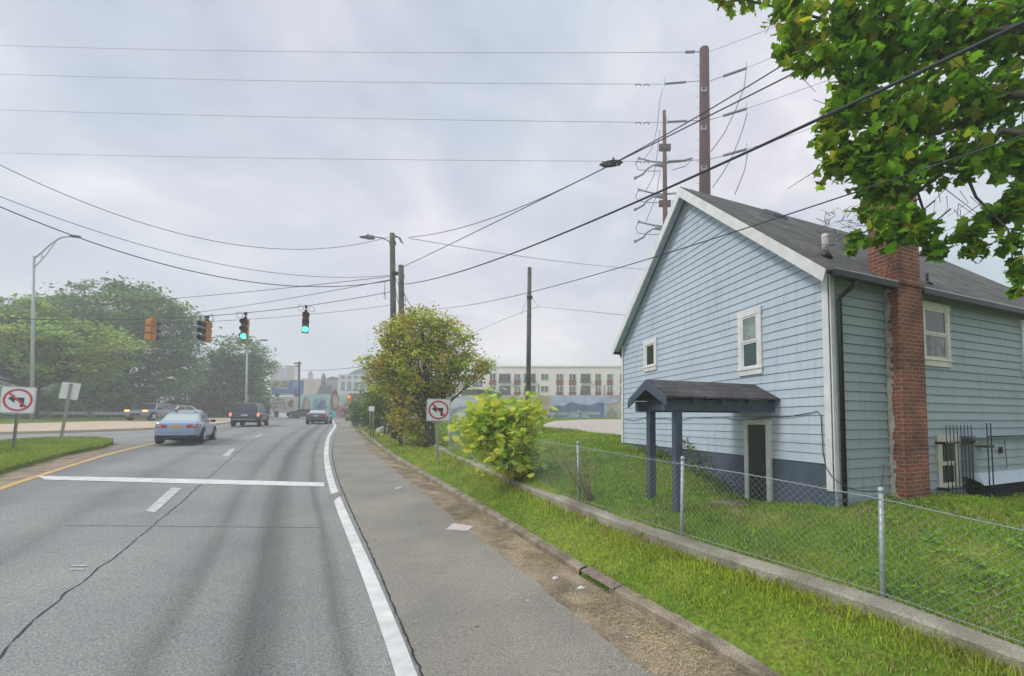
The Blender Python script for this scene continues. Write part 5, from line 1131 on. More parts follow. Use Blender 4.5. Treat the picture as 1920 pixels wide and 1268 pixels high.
# city buildings beyond
def block(name, label, px0, px1, pyt, Y, depth, m, zb=2.5, wins=None, wm=None, extra=None):
    a, b = at(px0, pyt, Y), at(px1, pyt, Y); t = thing(name, label, 'building', (a[0], Y, zb)); mb = MB(); mb.box(a[0], b[0], Y, Y + depth, zb, a[2]); mb.build('wall', m, t)
    for (x0, x1, y0, y1) in wins or []: p, q = at(x0, y0, Y), at(x1, y1, Y); mb = MB(); mb.box(p[0], q[0], Y - .12, Y + .1, q[2], p[2]); mb.build('window', wm or M_APW, t)
    return t
M_TW = mat('tower_brown', (.24, .17, .13), .8, var=.1, scale=.1)
t = block('office_tower', 'distant tower with brown and white vertical bands above the blue billboard', 507, 551, 685, 190, 3, mat('tower_white', (.6, .6, .62), .7), wins=[(509, 520, 686, 735), (537, 549, 686, 735)], wm=M_TW)
p, q = at(524, 690, 190), at(533, 735, 190); mb = MB(); mb.box(p[0], q[0], 189.8, 190.1, q[2], p[2]); mb.build('window_band', mat('tower_glass', (.2, .27, .36), .3), t)
t = block('tan_building', 'distant tan brick building with rows of small windows left of the conifer', 566, 606, 710, 150, 3, mat('tan_brick', (.46, .35, .25), .8, var=.1, scale=.1), wins=[(x, x + 2.2, y, y + 4) for x in (572, 577, 582, 587, 592) for y in (715, 723)], wm=mat('tan_window', (.42, .38, .28), .5))
p = at(584.5, 700, 152); mb = MB(); mb.box(p[0] - .7, p[0] + .7, 151, 151.8, 10, p[2] - .4); mb.tube([(p[0], 151.4, p[2] - .4), (p[0], 151.4, p[2] + 1.0)], [.8, .15], 8); mb.build('cupola', mat('pale_stone', (.42, .4, .42), .8), t)
t = block('grey_building', 'distant grey brown building with a dark roof between the conifer and the white building', 613, 637, 712, 140, 3, mat('grey_brick', (.28, .26, .25), .8)); p, q = at(610, 712, 140), at(638, 706, 140); mb = MB(); mb.prism([(p[0], 139.8, p[2]), (q[0], 139.8, p[2]), (q[0] - 1, 139.8, q[2] - .3), (p[0] + 2.2, 139.8, q[2])], (0, 3.4, 0)); mb.build('roof', mat('slate_dark', (.06, .08, .08), .8), t)
p = at(605.5, 704, 138); q = at(605.5, 714, 138); mb = MB(); mb.box(p[0] - .5, p[0] + .5, 138, 138.8, 8, p[2] - .4); mb.tube([(p[0], 138.4, p[2] - .4), (p[0], 138.4, p[2] + .8)], [.6, .15], 8); mb.build('turret', mat('slate_dark', (.06, .08, .08), .8), t)
t = block('civic_building', 'distant pale building with tall dark window bays and a blue domed roof', 634, 712, 702, 120, 5, mat('pale_concrete', (.50, .50, .48), .7), wins=[(640 + 12.2 * i, 646 + 12.2 * i, 716, 733) for i in range(6)] + [(640 + 12.2 * i, 646 + 12.2 * i, 704.5, 710) for i in range(6)], wm=mat('bay_glass', (.09, .17, .19), .3))
mb = MB(); pts = [(653, 702), (660, 697.5), (670, 692.5), (682, 690), (694, 692.5), (704, 698), (710, 702)]; mb.prism([at(x, y, 124) for x, y in pts], (0, 3, 0)); mb.build('domed_roof', mat('blue_slate', (.13, .2, .24), .6), t)
b = block('brick_building', 'small dark red brick building at the road bend right of the mural', 657, 690, 738, 80, 8, mat('dark_red_brick', (.16, .09, .08), .85, var=.2, scale=.5))
# red brick building glimpsed behind the left trees
b = block('brick_building', 'red brick building glimpsed between the trunks of the left trees', -60, 62, 660, 62, 10, mat('red_brick_wall', (.34, .12, .08), .85, var=.2, scale=.4))
b = block('white_building', 'pale house fragment glimpsed under the crown of the biggest tree', 170, 250, 752, 66, 8, mat('pale_clapboard', (.55, .55, .52), .8))
b = block('white_building', 'low pale porch seen behind the white car', 345, 395, 766, 72, 8, mat('pale_clapboard', (.55, .55, .52), .8), wins=[(x, x + 5, 769, 782) for x in (350, 361, 372, 383)], wm=M_APR)
b = block('grey_house', 'grey roofed house just showing above the left trees beside the tall street lamp', 2, 66, 577, 58, 8, mat('grey_clapboard', (.3, .31, .32), .8)); p, q, r_ = at(0, 578, 57.5), at(68, 578, 57.5), at(48, 565, 57.5); mb = MB(); mb.prism([p, q, at(68, 572, 57.5), r_], (0, 9, 0)); mb.build('roof', mat('slate_roof', (.12, .14, .16), .8), b)
# small roadside things on the right verge
gb = gp(697, 822); Yg = gb[1]
def V(px, py): return at(px, py, Yg)
t = thing('small_sign', 'small white sign on two thin posts beside the yellow bollards', 'road sign', gb); mb = MB(); p, q = V(692, 762), V(702, 771); mb.box(p[0], q[0], Yg - .02, Yg, q[2], p[2]); mb.build('sign_plate', M_SIGN, t)
for px in (694.5, 700): mb = MB(); mb.tube([(V(px, 800)[0], Yg + .02, gb[2] - .1), V(px, 766) + np.array([0, .02, 0])], .035, 6); mb.build('sign_post', M_POST, t)
M_YB = mat('yellow_post_paint', (.62, .5, .06), .6)
t = thing('bent_yellow_pole', 'tall narrow yellow pipe hoop beside the small white sign', 'pipe', gp(708, 806)); mb = MB(); Yg2 = gp(708, 806)[1]; mb.tube([at(706, 806, Yg2), at(709.5, 748, Yg2), at(711, 744.5, Yg2), at(713.5, 744.5, Yg2), at(714.5, 748, Yg2), at(711, 803, Yg2)], .05, 8); mb.build('pipe', M_YB, t)
gb2 = gp(725, 803); Yg3 = gb2[1]; t = thing('utility_cabinet', 'grey metal roadside cabinet behind the flag banner', 'cabinet', gb2); p, q = at(717, 769, Yg3), at(731, 803, Yg3); mb = MB(); mb.box(p[0], q[0], Yg3, Yg3 + .7, q[2] - .3, p[2]); cab = mb.build('cabinet_body', mat('cabinet_grey', (.30, .34, .36), .6), t, bevel=.03)
mb = MB(); mb.box(p[0] + .06, q[0] - .06, Yg3 - .015, Yg3, q[2] + .1, p[2] - .08); mb.build('cabinet_door', mat('cabinet_door_grey', (.33, .37, .39), .6), cab)
gb3 = gp(732, 806); Yb = gb3[1]; t = thing('vertical_banner', 'narrow red white and blue vertical banner reading LOVE beside the utility pole', 'banner', gb3)
p, q = at(729, 767, Yb), at(737, 803.5, Yb); H_ = p[2] - q[2]; wN = (q[0] - p[0]) / 2; cx = (p[0] + q[0]) / 2
for i, (c_, s) in enumerate((((.55, .06, .06), 'L'), ((.05, .08, .32), 'O'), ((.6, .07, .08), 'V'), ((.05, .12, .45), 'E'))):
    mb = MB(); z1 = p[2] - H_ * i / 4; mb.box(cx - wN, cx + wN, Yb - .02, Yb, z1 - H_ / 4, z1); f = mb.build('banner_panel', mat('banner_%d' % i, c_, .6), t); text_obj('banner_letter', s, H_ / 4 * 1.05, emit('banner_white', (.8, .8, .8), .0), (cx, Yb - .03, z1 - H_ / 8), (math.pi / 2, 0, 0), f)
mb = MB(); mb.tube([(q[0] + .03, Yb + .02, q[2] - .3), (q[0] + .03, Yb + .02, p[2] + .15)], .025, 6); mb.build('banner_pole', M_DARK, t)
p = gp(758, 838); t = thing('short_marker_post', 'short grey marker post in the grass under the yellowish tree', 'post', p); mb = MB(); mb.tube([(p[0], p[1], p[2] - .1), (p[0], p[1], p[2] + .62)], .05, 8); mb.ball((p[0], p[1], p[2] + .62), .05, n=8); mb.build('post', M_GALV, t)
HAZE = 0.0030
# ================================================================== VEGETATION
LEAF_LOBED = np.array([(0, -.5), (.10, -.42), (.34, -.40), (.27, -.2), (.52, .04), (.28, .08), (.22, .26), (0, .56), (-.22, .26), (-.28, .08), (-.52, .04), (-.27, -.2), (-.34, -.40), (-.10, -.42)])
LEAF_OVAL = np.array([(0, -.5), (.26, -.2), (.28, .12), (0, .5), (-.28, .12), (-.26, -.2)])
LEAF_QUAD = np.array([(0, -.5), (.32, 0), (0, .5), (-.32, 0)])
def leafmesh(name, P, size, shape, m, parent, cols, droop=.15, up=.5, hang=0.):
    n = len(P); k = len(shape)
    nr = rng.normal(size=(n, 3)); nr[:, 2] = np.abs(nr[:, 2]) * (1 + up * 2) + up; nr /= np.linalg.norm(nr, axis=1, keepdims=True)
    t = rng.normal(size=(n, 3)); t[:, 2] -= hang * 2; t -= nr * (t * nr).sum(1, keepdims=True); t /= np.linalg.norm(t, axis=1, keepdims=True); b = np.cross(nr, t)
    s = (size if not np.isscalar(size) else np.full(n, size)) * rng.uniform(.65, 1.25, n)
    x, y = shape[:, 0], shape[:, 1]; fold = -(np.abs(x) ** 1.3) * .5 + -(np.maximum(y, 0) ** 2) * droop * 2
    co = P[:, None] + s[:, None, None] * (b[:, None] * x[None, :, None] + t[:, None] * y[None, :, None] + nr[:, None] * fold[None, :, None] * .6)
    return npmesh(name, co.reshape(-1, 3), k, m, parent, cols=cols)
def leafm(name, tr=.3): return mat(name, (.1, .2, .05), .6, attr=True, trans=tr, spec=.18)
def ell(px, py, rx, ry, Y, dz=1.0):
    c = at(px, py, Y); k = Y / F_PX; return (c, np.array([rx * k, rx * k * dz, ry * k]))
def crown(E, nclump, per, csize, flat=.6, shell=.35):
    """clumps of leaves in the outer part of a set of ellipsoids"""
    vol = np.array([e[1].prod() ** (2 / 3.) for e in E]); vol /= vol.sum(); C = []
    for e, v in zip(E, vol):
        n = max(1, int(round(nclump * v))); d = rng.normal(size=(n, 3)); d /= np.linalg.norm(d, axis=1, keepdims=True)
        C.append(e[0] + d * e[1] * (rng.uniform(shell, 1, n) ** .6)[:, None])
    C = np.concatenate(C); n = len(C); cs = csize * rng.uniform(.6, 1.4, n)
    P = C[:, None] + rng.normal(size=(n, per, 3)) * np.array([1, 1, flat]) * cs[:, None, None]
    return C, P.reshape(-1, 3), np.repeat(np.arange(n), per)
def colset(base, idx, nc, vary=.25, lv=.18, alt=None, palt=.2):
    base = np.array(base); c = base[None] * (1 + rng.normal(0, vary, (nc, 1)).clip(-.55, .7)) * (1 + rng.normal(0, .06, (nc, 3)))
    if alt is not None:
        a = rng.random(nc) < palt; c[a] = np.array(alt) * (1 + rng.normal(0, vary, (a.sum(), 1)).clip(-.5, .6))
    c = c[idx] * (1 + rng.normal(0, lv, (len(idx), 1)).clip(-.5, .6)); return np.clip(c, .004, .9)
M_BARK = mat('tree_bark', (.10, .085, .065), .95, col2=(.05, .045, .035), scale=4, bump=.8, bscale=16, detail=8)
def tree(name, label, base, E, nclump, per, csize, lsize, col, alt=None, palt=.2, shape=LEAF_QUAD, trunk_r=.2, limbs=10, group=None, lean=(0, 0), cat='tree', flat=.6, shell=.35, stems=1, tr=.3, vary=.25, up=.5, hang=0.):
    b = np.array(base, float); t = thing(name, label, cat, b, 0, group)
    C, P, idx = crown(E, nclump, per, csize, flat, shell)
    ok = P[:, 2] > b[2] + .05; P, idx = P[ok], idx[ok]
    leafmesh('crown', P, lsize, shape, leafm('leaf_' + name, tr), t, colset(col, idx, len(C), alt=alt, palt=palt, vary=vary), up=up, hang=hang)
    ctr = np.mean([e[0] for e in E], 0); mb = MB()
    for s in range(stems):
        o = np.array([rng.normal(0, trunk_r * 1.2), rng.normal(0, trunk_r), 0]) * (stems > 1)
        fork = b + o * 1.5 + (ctr - b) * .45; mb.tube([b + o + np.array([0, 0, -.3]), b + o + (fork - b) * .3 + np.array([lean[0], lean[1], 0]), fork], [trunk_r * 1.25, trunk_r, trunk_r * .75], 10)
        for j in range(limbs):
            q = C[rng.integers(len(C))]; m1 = fork * .55 + q * .45 + rng.normal(0, .12, 3) * trunk_r * 4
            mb.tube([fork + np.array([0, 0, -.2 * j / limbs * trunk_r * 5]), m1, q], [trunk_r * .5, trunk_r * .3, trunk_r * .08], 6)
    mb.build('trunk', M_BARK, t); return t
DG = (.165, .30, .11); LG = (.29, .43, .10)
# left side trees
Y = 52; g = lambda px, Y, dz=.1: (at(px, 790, Y)[0], Y, float(R(at(px, 790, Y)[0], Y)) + dz)
tree('deciduous_tree', 'biggest dark green domed tree behind the traffic signals on the left', g(235, Y), [ell(180, 590, 90, 60, Y), ell(250, 590, 90, 62, Y), ell(300, 640, 70, 80, Y), ell(215, 660, 120, 90, Y), ell(140, 640, 80, 70, Y), ell(330, 690, 42, 60, Y), ell(245, 555, 40, 30, Y), ell(110, 580, 35, 28, Y)], 620, 60, .62, .42, DG, alt=(.20, .32, .09), palt=.3, trunk_r=.55, limbs=26, flat=.45)
Y = 38
tree('deciduous_tree', 'spreading light green tree with arching branches behind the left no turn sign', g(62, Y), [ell(60, 625, 95, 50, Y), ell(150, 640, 75, 40, Y), ell(20, 660, 70, 50, Y), ell(200, 670, 45, 35, Y), ell(120, 680, 70, 45, Y), ell(50, 590, 60, 28, Y), ell(-50, 650, 80, 70, Y)], 420, 55, .45, .34, LG, alt=(.38, .42, .12), palt=.25, trunk_r=.32, limbs=26, flat=.38, stems=2)
Y = 62
tree('deciduous_tree', 'rounded dark green tree behind the slender street lamp', g(455, Y), [ell(455, 670, 48, 38, Y), ell(440, 710, 50, 50, Y), ell(478, 700, 27, 50, Y), ell(450, 745, 46, 35, Y), ell(418, 680, 18, 24, Y)], 330, 45, .6, .42, DG, alt=(.18, .29, .09), palt=.3, trunk_r=.45, limbs=18, flat=.5)
for i, (px, py, rx, ry, Yd, c, lb) in enumerate(((-20, 745, 60, 45, 42, DG, 'dark shrub mass at the left edge behind the no left turn sign'), (55, 752, 34, 34, 44, DG, 'dark shrub just right of the left no left turn sign'), (140, 752, 36, 34, 46, DG, 'dark shrub behind the white sign seen from behind'), (190, 740, 30, 42, 48, DG, 'narrow dark shrub under the biggest tree, left of the crossover'),
        (240, 738, 30, 44, 50, DG, 'dark shrub standing directly above the crossover bonnet'), (300, 735, 34, 42, 60, (.12, .20, .08), 'mid green shrub right under the biggest tree behind the white car'), (352, 735, 26, 40, 64, (.17, .20, .09), 'olive green shrub between the biggest tree and the reddish one'), (385, 752, 20, 24, 60, (.30, .16, .10), 'small reddish brown tree beyond the guardrail'), (425, 755, 22, 26, 66, DG, 'dark green shrub left of the slender street lamp'), (486, 752, 16, 30, 70, (.16, .22, .09), 'green shrub left of the billboards'), (385, 705, 18, 26, 72, DG, 'small green tree between the two big dark trees'))):
    c0 = g(px, Yd)
    tree('shrub', lb, c0, [ell(px, py, rx, ry, Yd), ell(px, py + 14, rx * 1.05, ry * .8, Yd)], 70, 45, .42, .34, c, trunk_r=.12, limbs=5, cat='shrub', group='shrubs along the far left side', flat=.7, stems=2)
# trees and bushes on the right verge
Y = 20.5; bT = np.array(gp(798, 838)); Y = bT[1]
tree('autumn_tree', 'yellowish orange-tinged tree growing from the verge in front of the utility poles', bT, [ell(790, 625, 62, 48, Y, .8), ell(840, 650, 52, 50, Y, .8), ell(755, 640, 42, 50, Y, .8), ell(805, 690, 75, 48, Y, .8), ell(880, 690, 32, 26, Y, .8), ell(908, 684, 20, 14, Y, .8), ell(745, 690, 45, 42, Y, .8), ell(700, 680, 20, 12, Y, .8), ell(715, 712, 30, 30, Y, .8), ell(772, 745, 38, 45, Y, .7), ell(790, 790, 32, 42, Y, .7), ell(760, 775, 30, 40, Y, .7), ell(765, 725, 45, 30, Y, .7), ell(820, 745, 26, 34, Y, .7), ell(778, 815, 24, 22, Y, .7), ell(850, 720, 25, 28, Y, .7)], 820, 36, .22, .16,
    (.50, .58, .08), alt=(.62, .44, .09), palt=.24, shape=LEAF_OVAL, trunk_r=.17, limbs=26, flat=.7, stems=2, shell=.45, tr=.5, vary=.28)
for px, py, rx, ry, Yd, lb, c in ((705, 768, 24, 34, 31, 'dark green bush behind the small white sign', (.12, .21, .05)), (678, 770, 17, 26, 36, 'dark green roadside bush nearest the oncoming white car', (.12, .21, .05)), (722, 742, 30, 30, 27, 'olive bush under the left edge of the yellowish tree', (.22, .28, .06)), (660, 762, 14, 20, 60, 'farthest green bush beside the far traffic signal', (.12, .19, .06))):
    x = at(px, 790, Yd)[0]; tree('roadside_bush', lb, (x, Yd, float(G(x, Yd))), [ell(px, py, rx, ry, Yd), ell(px, py + 12, rx, ry * .8, Yd)], 60, 45, .28, .2, c, trunk_r=.07, limbs=5, cat='bush', group='bushes on the right verge', flat=.8, stems=2)
for (px, pb, pt, Yd, lb) in ((606, 740, 712, 136, 'small dark conifer between the distant tan and grey buildings'), (618, 738, 722, 130, 'tiny dark conifer in front of the distant grey building')):
    b0 = at(px, pb, Yd); tpz = at(px, pt, Yd); n = 900; u_ = rng.random(n) ** .6; a = rng.random(n) * 6.28; r_ = (1 - (1 - u_)) * 1.7; hgt = tpz[2] - b0[2]
    P = np.stack([b0[0] + np.cos(a) * u_ * hgt * .32, b0[1] + np.sin(a) * u_ * hgt * .32, tpz[2] - u_ * hgt], -1); t = thing('conifer', lb, 'tree', (b0[0], b0[1], b0[2] - 4)); leafmesh('crown', P, .8, LEAF_QUAD, leafm('leaf_conifer', .1), t, colset((.04, .075, .045), np.zeros(n, int), 1)); mb = MB(); mb.tube([(b0[0], b0[1], b0[2] - 4), tuple(tpz)], [.25, .05], 6); mb.build('trunk', M_BARK, t)
# big-leaved bush by the fence
bB = gp(962, 902); Y = 10.8
tree('large_leaf_bush', 'bright yellow green bush with big lobed leaves overhanging the verge by the fence', (bB[0], bB[1], bB[2]), [ell(930, 775, 40, 30, Y), ell(985, 770, 30, 28, Y), ell(905, 815, 42, 30, Y), ell(960, 825, 48, 34, Y), ell(985, 862, 26, 30, Y, .8), ell(893, 798, 28, 20, Y), ell(955, 872, 40, 26, Y - .2, .8)], 190, 8, .19, .215,
    (.70, .74, .11), alt=(.36, .54, .09), palt=.4, shape=LEAF_LOBED, trunk_r=.035, limbs=12, cat='bush', flat=.8, stems=3, shell=.35, tr=.5, vary=.2, up=.35, hang=.5)
# dry twiggy bush at the fence
p = gp(1108, 938); t = thing('dry_shrub', 'sparse dry twiggy shrub leaning on the third fence post from the right', 'shrub', p); mb = MB(); tips = []
for j in range(26):
    a = rng.normal(0, .45); l = rng.uniform(.4, 1.0); q = np.array(p) + np.array([rng.normal(0, .05), rng.normal(0, .05), 0]); e1 = q + np.array([-math.sin(.5 + a) * l * .45, rng.normal(0, .1), l * .5]); e2 = e1 + np.array([-math.sin(.4 + a * 1.3) * l * .4, rng.normal(0, .12), l * .45]); mb.tube([q, e1, e2], [.010, .006, .003], 4); tips += [e1, e2, (e1 + e2) / 2]
mb.build('twigs', mat('dry_twig', (.33, .26, .17), .9), t); T = np.array(tips); T = np.repeat(T, 4, 0) + rng.normal(0, .06, (len(T) * 4, 3)); leafmesh('leaves', T, .05, LEAF_OVAL, leafm('leaf_dry'), t, colset((.20, .24, .09), np.arange(len(T)), len(T)))
# near maple at the upper right: trunk outside the frame, limbs reaching in
def M3(px, py, Y): return at(px, py, Y)
tb = (9.6, 3.2, float(G(9.6, 3.2))); mt_ = thing('maple_tree', 'large maple whose broad lobed green leaves hang down in front of the brick chimney', 'tree', tb)
blobs = [(1338, -6, 26, 18, 5.6), (1400, -4, 50, 24, 5.6), (1478, 18, 52, 36, 5.5), (1500, 66, 50, 34, 5.4), (1476, 100, 26, 34, 5.4), (1508, 128, 24, 20, 5.4), (1590, 40, 80, 62, 5.3), (1545, 110, 40, 26, 5.3), (1640, 100, 80, 60, 5.2), (1720, 60, 90, 90, 5.1), (1820, 60, 80, 80, 5), (1920, 60, 80, 90, 5), (1612, 160, 52, 50, 5.3), (1582, 210, 52, 50, 5.3), (1560, 262, 42, 40, 5.4), (1552, 318, 28, 32, 5.4), (1598, 300, 44, 50, 5.3), (1668, 230, 78, 66, 5.1), (1760, 190, 86, 76, 5), (1862, 190, 76, 66, 5), (1700, 320, 66, 54, 5), (1640, 350, 44, 46, 5.2), (1668, 410, 46, 40, 5.1), (1620, 398, 30, 26, 5.2), (1672, 448, 38, 24, 5.1), (1650, 300, 40, 60, 5.2), (1608, 450, 20, 18, 5.2), (1595, 470, 10, 10, 5.2), (1790, 300, 72, 48, 4.9), (1880, 290, 50, 50, 4.9), (1722, 432, 34, 34, 5), (1752, 468, 26, 22, 5), (1806, 440, 44, 22, 4.9), (1830, 470, 26, 20, 4.9), (1866, 402, 34, 34, 4.9), (1905, 380, 30, 40, 4.8), (1893, 450, 30, 34, 4.8), (1910, 505, 16, 30, 4.8), (1905, 545, 16, 12, 4.8), (1960, 300, 50, 200, 4.8)]
E = [ell(a, b, c * .93, d * .93, y, .9) for a, b, c, d, y in blobs]
Ps = []; 
for (a, b, c, d, y), e in zip(blobs, E):
    n = int(c * d * .094) + 2; q = rng.normal(size=(n, 3)); q /= np.linalg.norm(q, axis=1, keepdims=True); Ps.append(e[0] + q * e[1] * (rng.random(n) ** .5 * rng.uniform(.9, 1.16, n))[:, None])
P = np.concatenate(Ps); idx = np.arange(len(P)); pxs = P[:, 0] / P[:, 1]
cc = colset((.16, .33, .02), idx, len(P), vary=.35, alt=(.38, .42, .03), palt=.09); yel_lit = (pxs < .55)[:, None]; cc = np.where(yel_lit, cc * np.array([1.45, 1.2, 1.1]), cc)  # yellow light on the left leaves is put into their colour
rare = rng.random(len(P)) < .006; cc[rare] = (.5, .42, .06)
# leave irregular sky gaps
pp = np.stack([XP + F_PX * P[:, 0] / P[:, 1], P[:, 2], P[:, 1]], -1); gapn = np.sin(P[:, 0] * 5.1 + 1) * np.sin(P[:, 2] * 6.3 + P[:, 0] * 2) + .5 * np.sin(P[:, 0] * 11 + P[:, 2] * 13)
g2 = np.sin(P[:, 0] * 17 + 2) * np.sin(P[:, 2] * 19 + P[:, 0] * 5) + .4 * np.sin(P[:, 0] * 31 - P[:, 2] * 27); ok = ((gapn > -.42) & (g2 > -.62)) | (rng.random(len(P)) < .12); P, cc = P[ok], cc[ok]
leafmesh('leaves', P, .145, LEAF_LOBED, leafm('leaf_maple', .48), mt_, cc, up=.25, hang=.6)
mb = MB(); tb_ = np.array(tb); mb.tube([tb_ - np.array([0, 0, .3]), tb_ + np.array([-.05, .05, 2.2]), tb_ + np.array([-.1, .1, 4.4])], [.36, .29, .22], 12)
root = tb_ + np.array([-.1, .1, 3.2])
def limb(pts, r0, r1):
    pts = [np.array(p) for p in pts]; n = len(pts); mb.tube(pts, list(np.linspace(r0, r1, n)), 7)
limb([root, M3(1990, 175, 4.3), M3(1900, 178, 4.7), M3(1850, 190, 4.9), M3(1830, 240, 5)], .075, .015); limb([M3(1850, 190, 4.9), M3(1790, 120, 5), M3(1700, 60, 5.2), M3(1560, 40, 5.4), M3(1400, 0, 5.6), M3(1340, 5, 5.6)], .035, .006)
limb([M3(1840, 215, 4.95), M3(1760, 250, 5), M3(1680, 240, 5.1), M3(1590, 240, 5.3), M3(1550, 300, 5.4)], .03, .006); limb([root + np.array([0, 0, -.3]), M3(2000, 260, 4.3), M3(1880, 245, 4.7), M3(1800, 300, 4.9), M3(1720, 360, 5), M3(1665, 415, 5.1), M3(1600, 445, 5.2)], .05, .006)
limb([M3(1800, 300, 4.9), M3(1830, 370, 4.9), M3(1890, 430, 4.8), M3(1908, 545, 4.8)], .02, .005); limb([M3(1720, 360, 5), M3(1740, 420, 5), M3(1752, 465, 5)], .016, .005); limb([root + np.array([0, 0, .8]), M3(1960, 40, 4.3), M3(1850, 60, 4.7), M3(1740, -10, 5)], .045, .012)
for j in range(46):
    q = P[rng.integers(len(P))]; e_ = q + rng.normal(0, .28, 3) + np.array([-.1, 0, -.12]); limb([q + np.array([.3, -.1, .25]), q, e_], .010, .003)
mb.build('trunk', M_BARK, mt_)
mb = MB()
for j in range(40):
    c = M3(rng.uniform(1530, 1690), rng.uniform(392, 470), 5.2); d = rng.normal(size=3) * .075; d[2] *= .6; e1 = c + d; e2 = e1 + d * .8 + rng.normal(0, .03, 3); e3 = e2 + rng.normal(0, .05, 3); mb.tube([c, e1, e2, e3], [.005, .0035, .0025, .0012], 4); mb.tube([e1, e1 + rng.normal(0, .05, 3), e1 + rng.normal(0, .08, 3)], [.003, .002, .001], 4)
mb.build('bare_twigs', mat('grey_twig', (.12, .10, .08), .9), mt_); mb = MB()
for j in range(10):
    c = M3(rng.uniform(1770, 1840), rng.uniform(350, 400), 4.95); mb.tube([c, c + np.array([rng.normal(0, .08), 0, -.15]), c + np.array([rng.normal(0, .14), 0, -.32])], [.005, .003, .002], 4)
mb.build('bare_twigs', mat('grey_twig', (.12, .10, .08), .9), mt_)
# ================================================================== GRASS
def blades(name, label, X, Yv, Z, hgt, wid, cols, m):
    n = len(X); a = rng.random(n) * 2 * math.pi; l = rng.normal(0, .35, (n, 2)) * hgt[:, None]; dx, dy = np.cos(a) * wid, np.sin(a) * wid
    b = np.stack([X, Yv, Z - .01], -1); d = np.stack([dx, dy, np.zeros(n)], -1); mid = b + np.stack([l[:, 0] * .35, l[:, 1] * .35, hgt * .6], -1); tip = b + np.stack([l[:, 0], l[:, 1], hgt], -1)
    co = np.stack([b - d, b + d, mid + d * .7, tip, mid - d * .7], 1).reshape(-1, 3); o = npmesh(name, co, 5, m, None, cols=cols); props(o, label, 'grass', kind='stuff'); return o
M_GR = mat('grass_blades', (.1, .2, .03), .7, attr=True, trans=.35, spec=.08)
def polar(n, a0, a1, r0, r1):
    a = np.radians(rng.uniform(a0, a1, n)); r = r0 * (r1 / r0) ** rng.random(n); return r * np.sin(a), r * np.cos(a), r
def snoise(x, y, s, seed=0):
    r_ = np.random.default_rng(seed); o = np.zeros_like(x)
    for i in range(6): k = r_.normal(size=2) * s * (1 + i * .6); o += np.sin(x * k[0] + y * k[1] + r_.random() * 6.28) / (1 + i * .5)
    return o / 2.6
x, y, r = polar(430000, -62, 60, 2.4, 46)
d, _ = KERB.dist(x, y); df, fa = FENCE.dist(x, y); df *= FSIGN; hu, hv = w2h(x, y)
ok = (d > .15) & ~((df > -.31) & (df < -.02)) & ~((hu > -.02) & (hv > -.02) & (hv < HW)) & ~((hu > 1.3) & (hu < 2.2) & (hv > -.35) & (hv < 0)) & ~((hu > 3.6) & (hv > -.45) & (hv < 0))
lotp = [p[:2] for p in lot_n] + [p[:2] for p in lot_f[::-1]]; ok &= ~inpoly(x, y, lotp)
be = np.array([gp(1365, 946)[:2]])[0]; ok &= ~(((x - be[0]) ** 2 + (y - be[1]) ** 2 * 2 < .16) & (rng.random(len(x)) < .9))
dens = .72 + .4 * snoise(x, y, 1.6, 5); near = np.clip(d / .8, 0, 1); ok &= rng.random(len(x)) < np.clip(dens * (.35 + .65 * near), .15, 1)
x, y, r, d, df = x[ok], y[ok], r[ok], d[ok], df[ok]; z = G(x, y); nz = snoise(x, y, .9, 2); n2_ = snoise(x, y, 4.5, 3)
hgt = (.036 + .0026 * r) * (1 + .35 * n2_) * rng.uniform(.6, 1.5, len(x)); hgt *= np.where(np.abs(df + .36) < .16, 2.0, 1) * np.where(d < .35, .8, 1); tall = rng.random(len(x)) < .006; hgt = np.where(tall & (df < 0) & (r > 4.5), hgt * 2.3, hgt); hgt = np.minimum(hgt, .05 + .028 * r)
wid = (.0018 + .00078 * r) * np.where(tall, .6, 1)
base = np.where((df < 0)[:, None], np.array([[.43, .52, .05]]), np.array([[.27, .42, .04]])); base = base * (1 + .28 * nz[:, None]) ; base = base * (1 + rng.normal(0, .22, (len(x), 1))).clip(.3, 2)
dry = (rng.random(len(x)) < np.clip(.07 + .35 * (snoise(x, y, 1.4, 21) > .35) + .2 * (n2_ > .5) + .55 * np.exp(-np.maximum(d - .1, 0) / .22) + .10 * (nz < -.4) + .25 * (np.clip((r - 16) / 18, 0, 1)) * (df < 0), 0, 1)); base[dry] = np.array([.50, .43, .18]) * rng.uniform(.6, 1.3, (dry.sum(), 1))
blades('grass', 'green grass of the verge and the yard with dry straw coloured blades along the kerb', x, y, z, np.abs(hgt), wid, base, M_GR)
# island grass
ip = np.array([p[:2] for p in ISL_POLY]); n = 26000; x = rng.uniform(ip[:, 0].min(), ip[:, 0].max(), n * 3); y = rng.uniform(ip[:, 1].min(), ip[:, 1].max(), n * 3); ok = inpoly(x, y, ip); x, y = x[ok][:n], y[ok][:n]
hg = .09 * rng.uniform(.5, 1.5, len(x)); bc = np.array([[.28, .42, .04]]) * (1 + .3 * snoise(x, y, .8, 8)[:, None]) * (1 + rng.normal(0, .2, (len(x), 1))).clip(.3, 2); dr_ = rng.random(len(x)) < .15; bc[dr_] = (.5, .42, .2)
blades('grass', 'green grass growing on the left traffic island around the signs', x, y, R(x, y) + .13, hg, .018 + 0 * x, bc, M_GR)
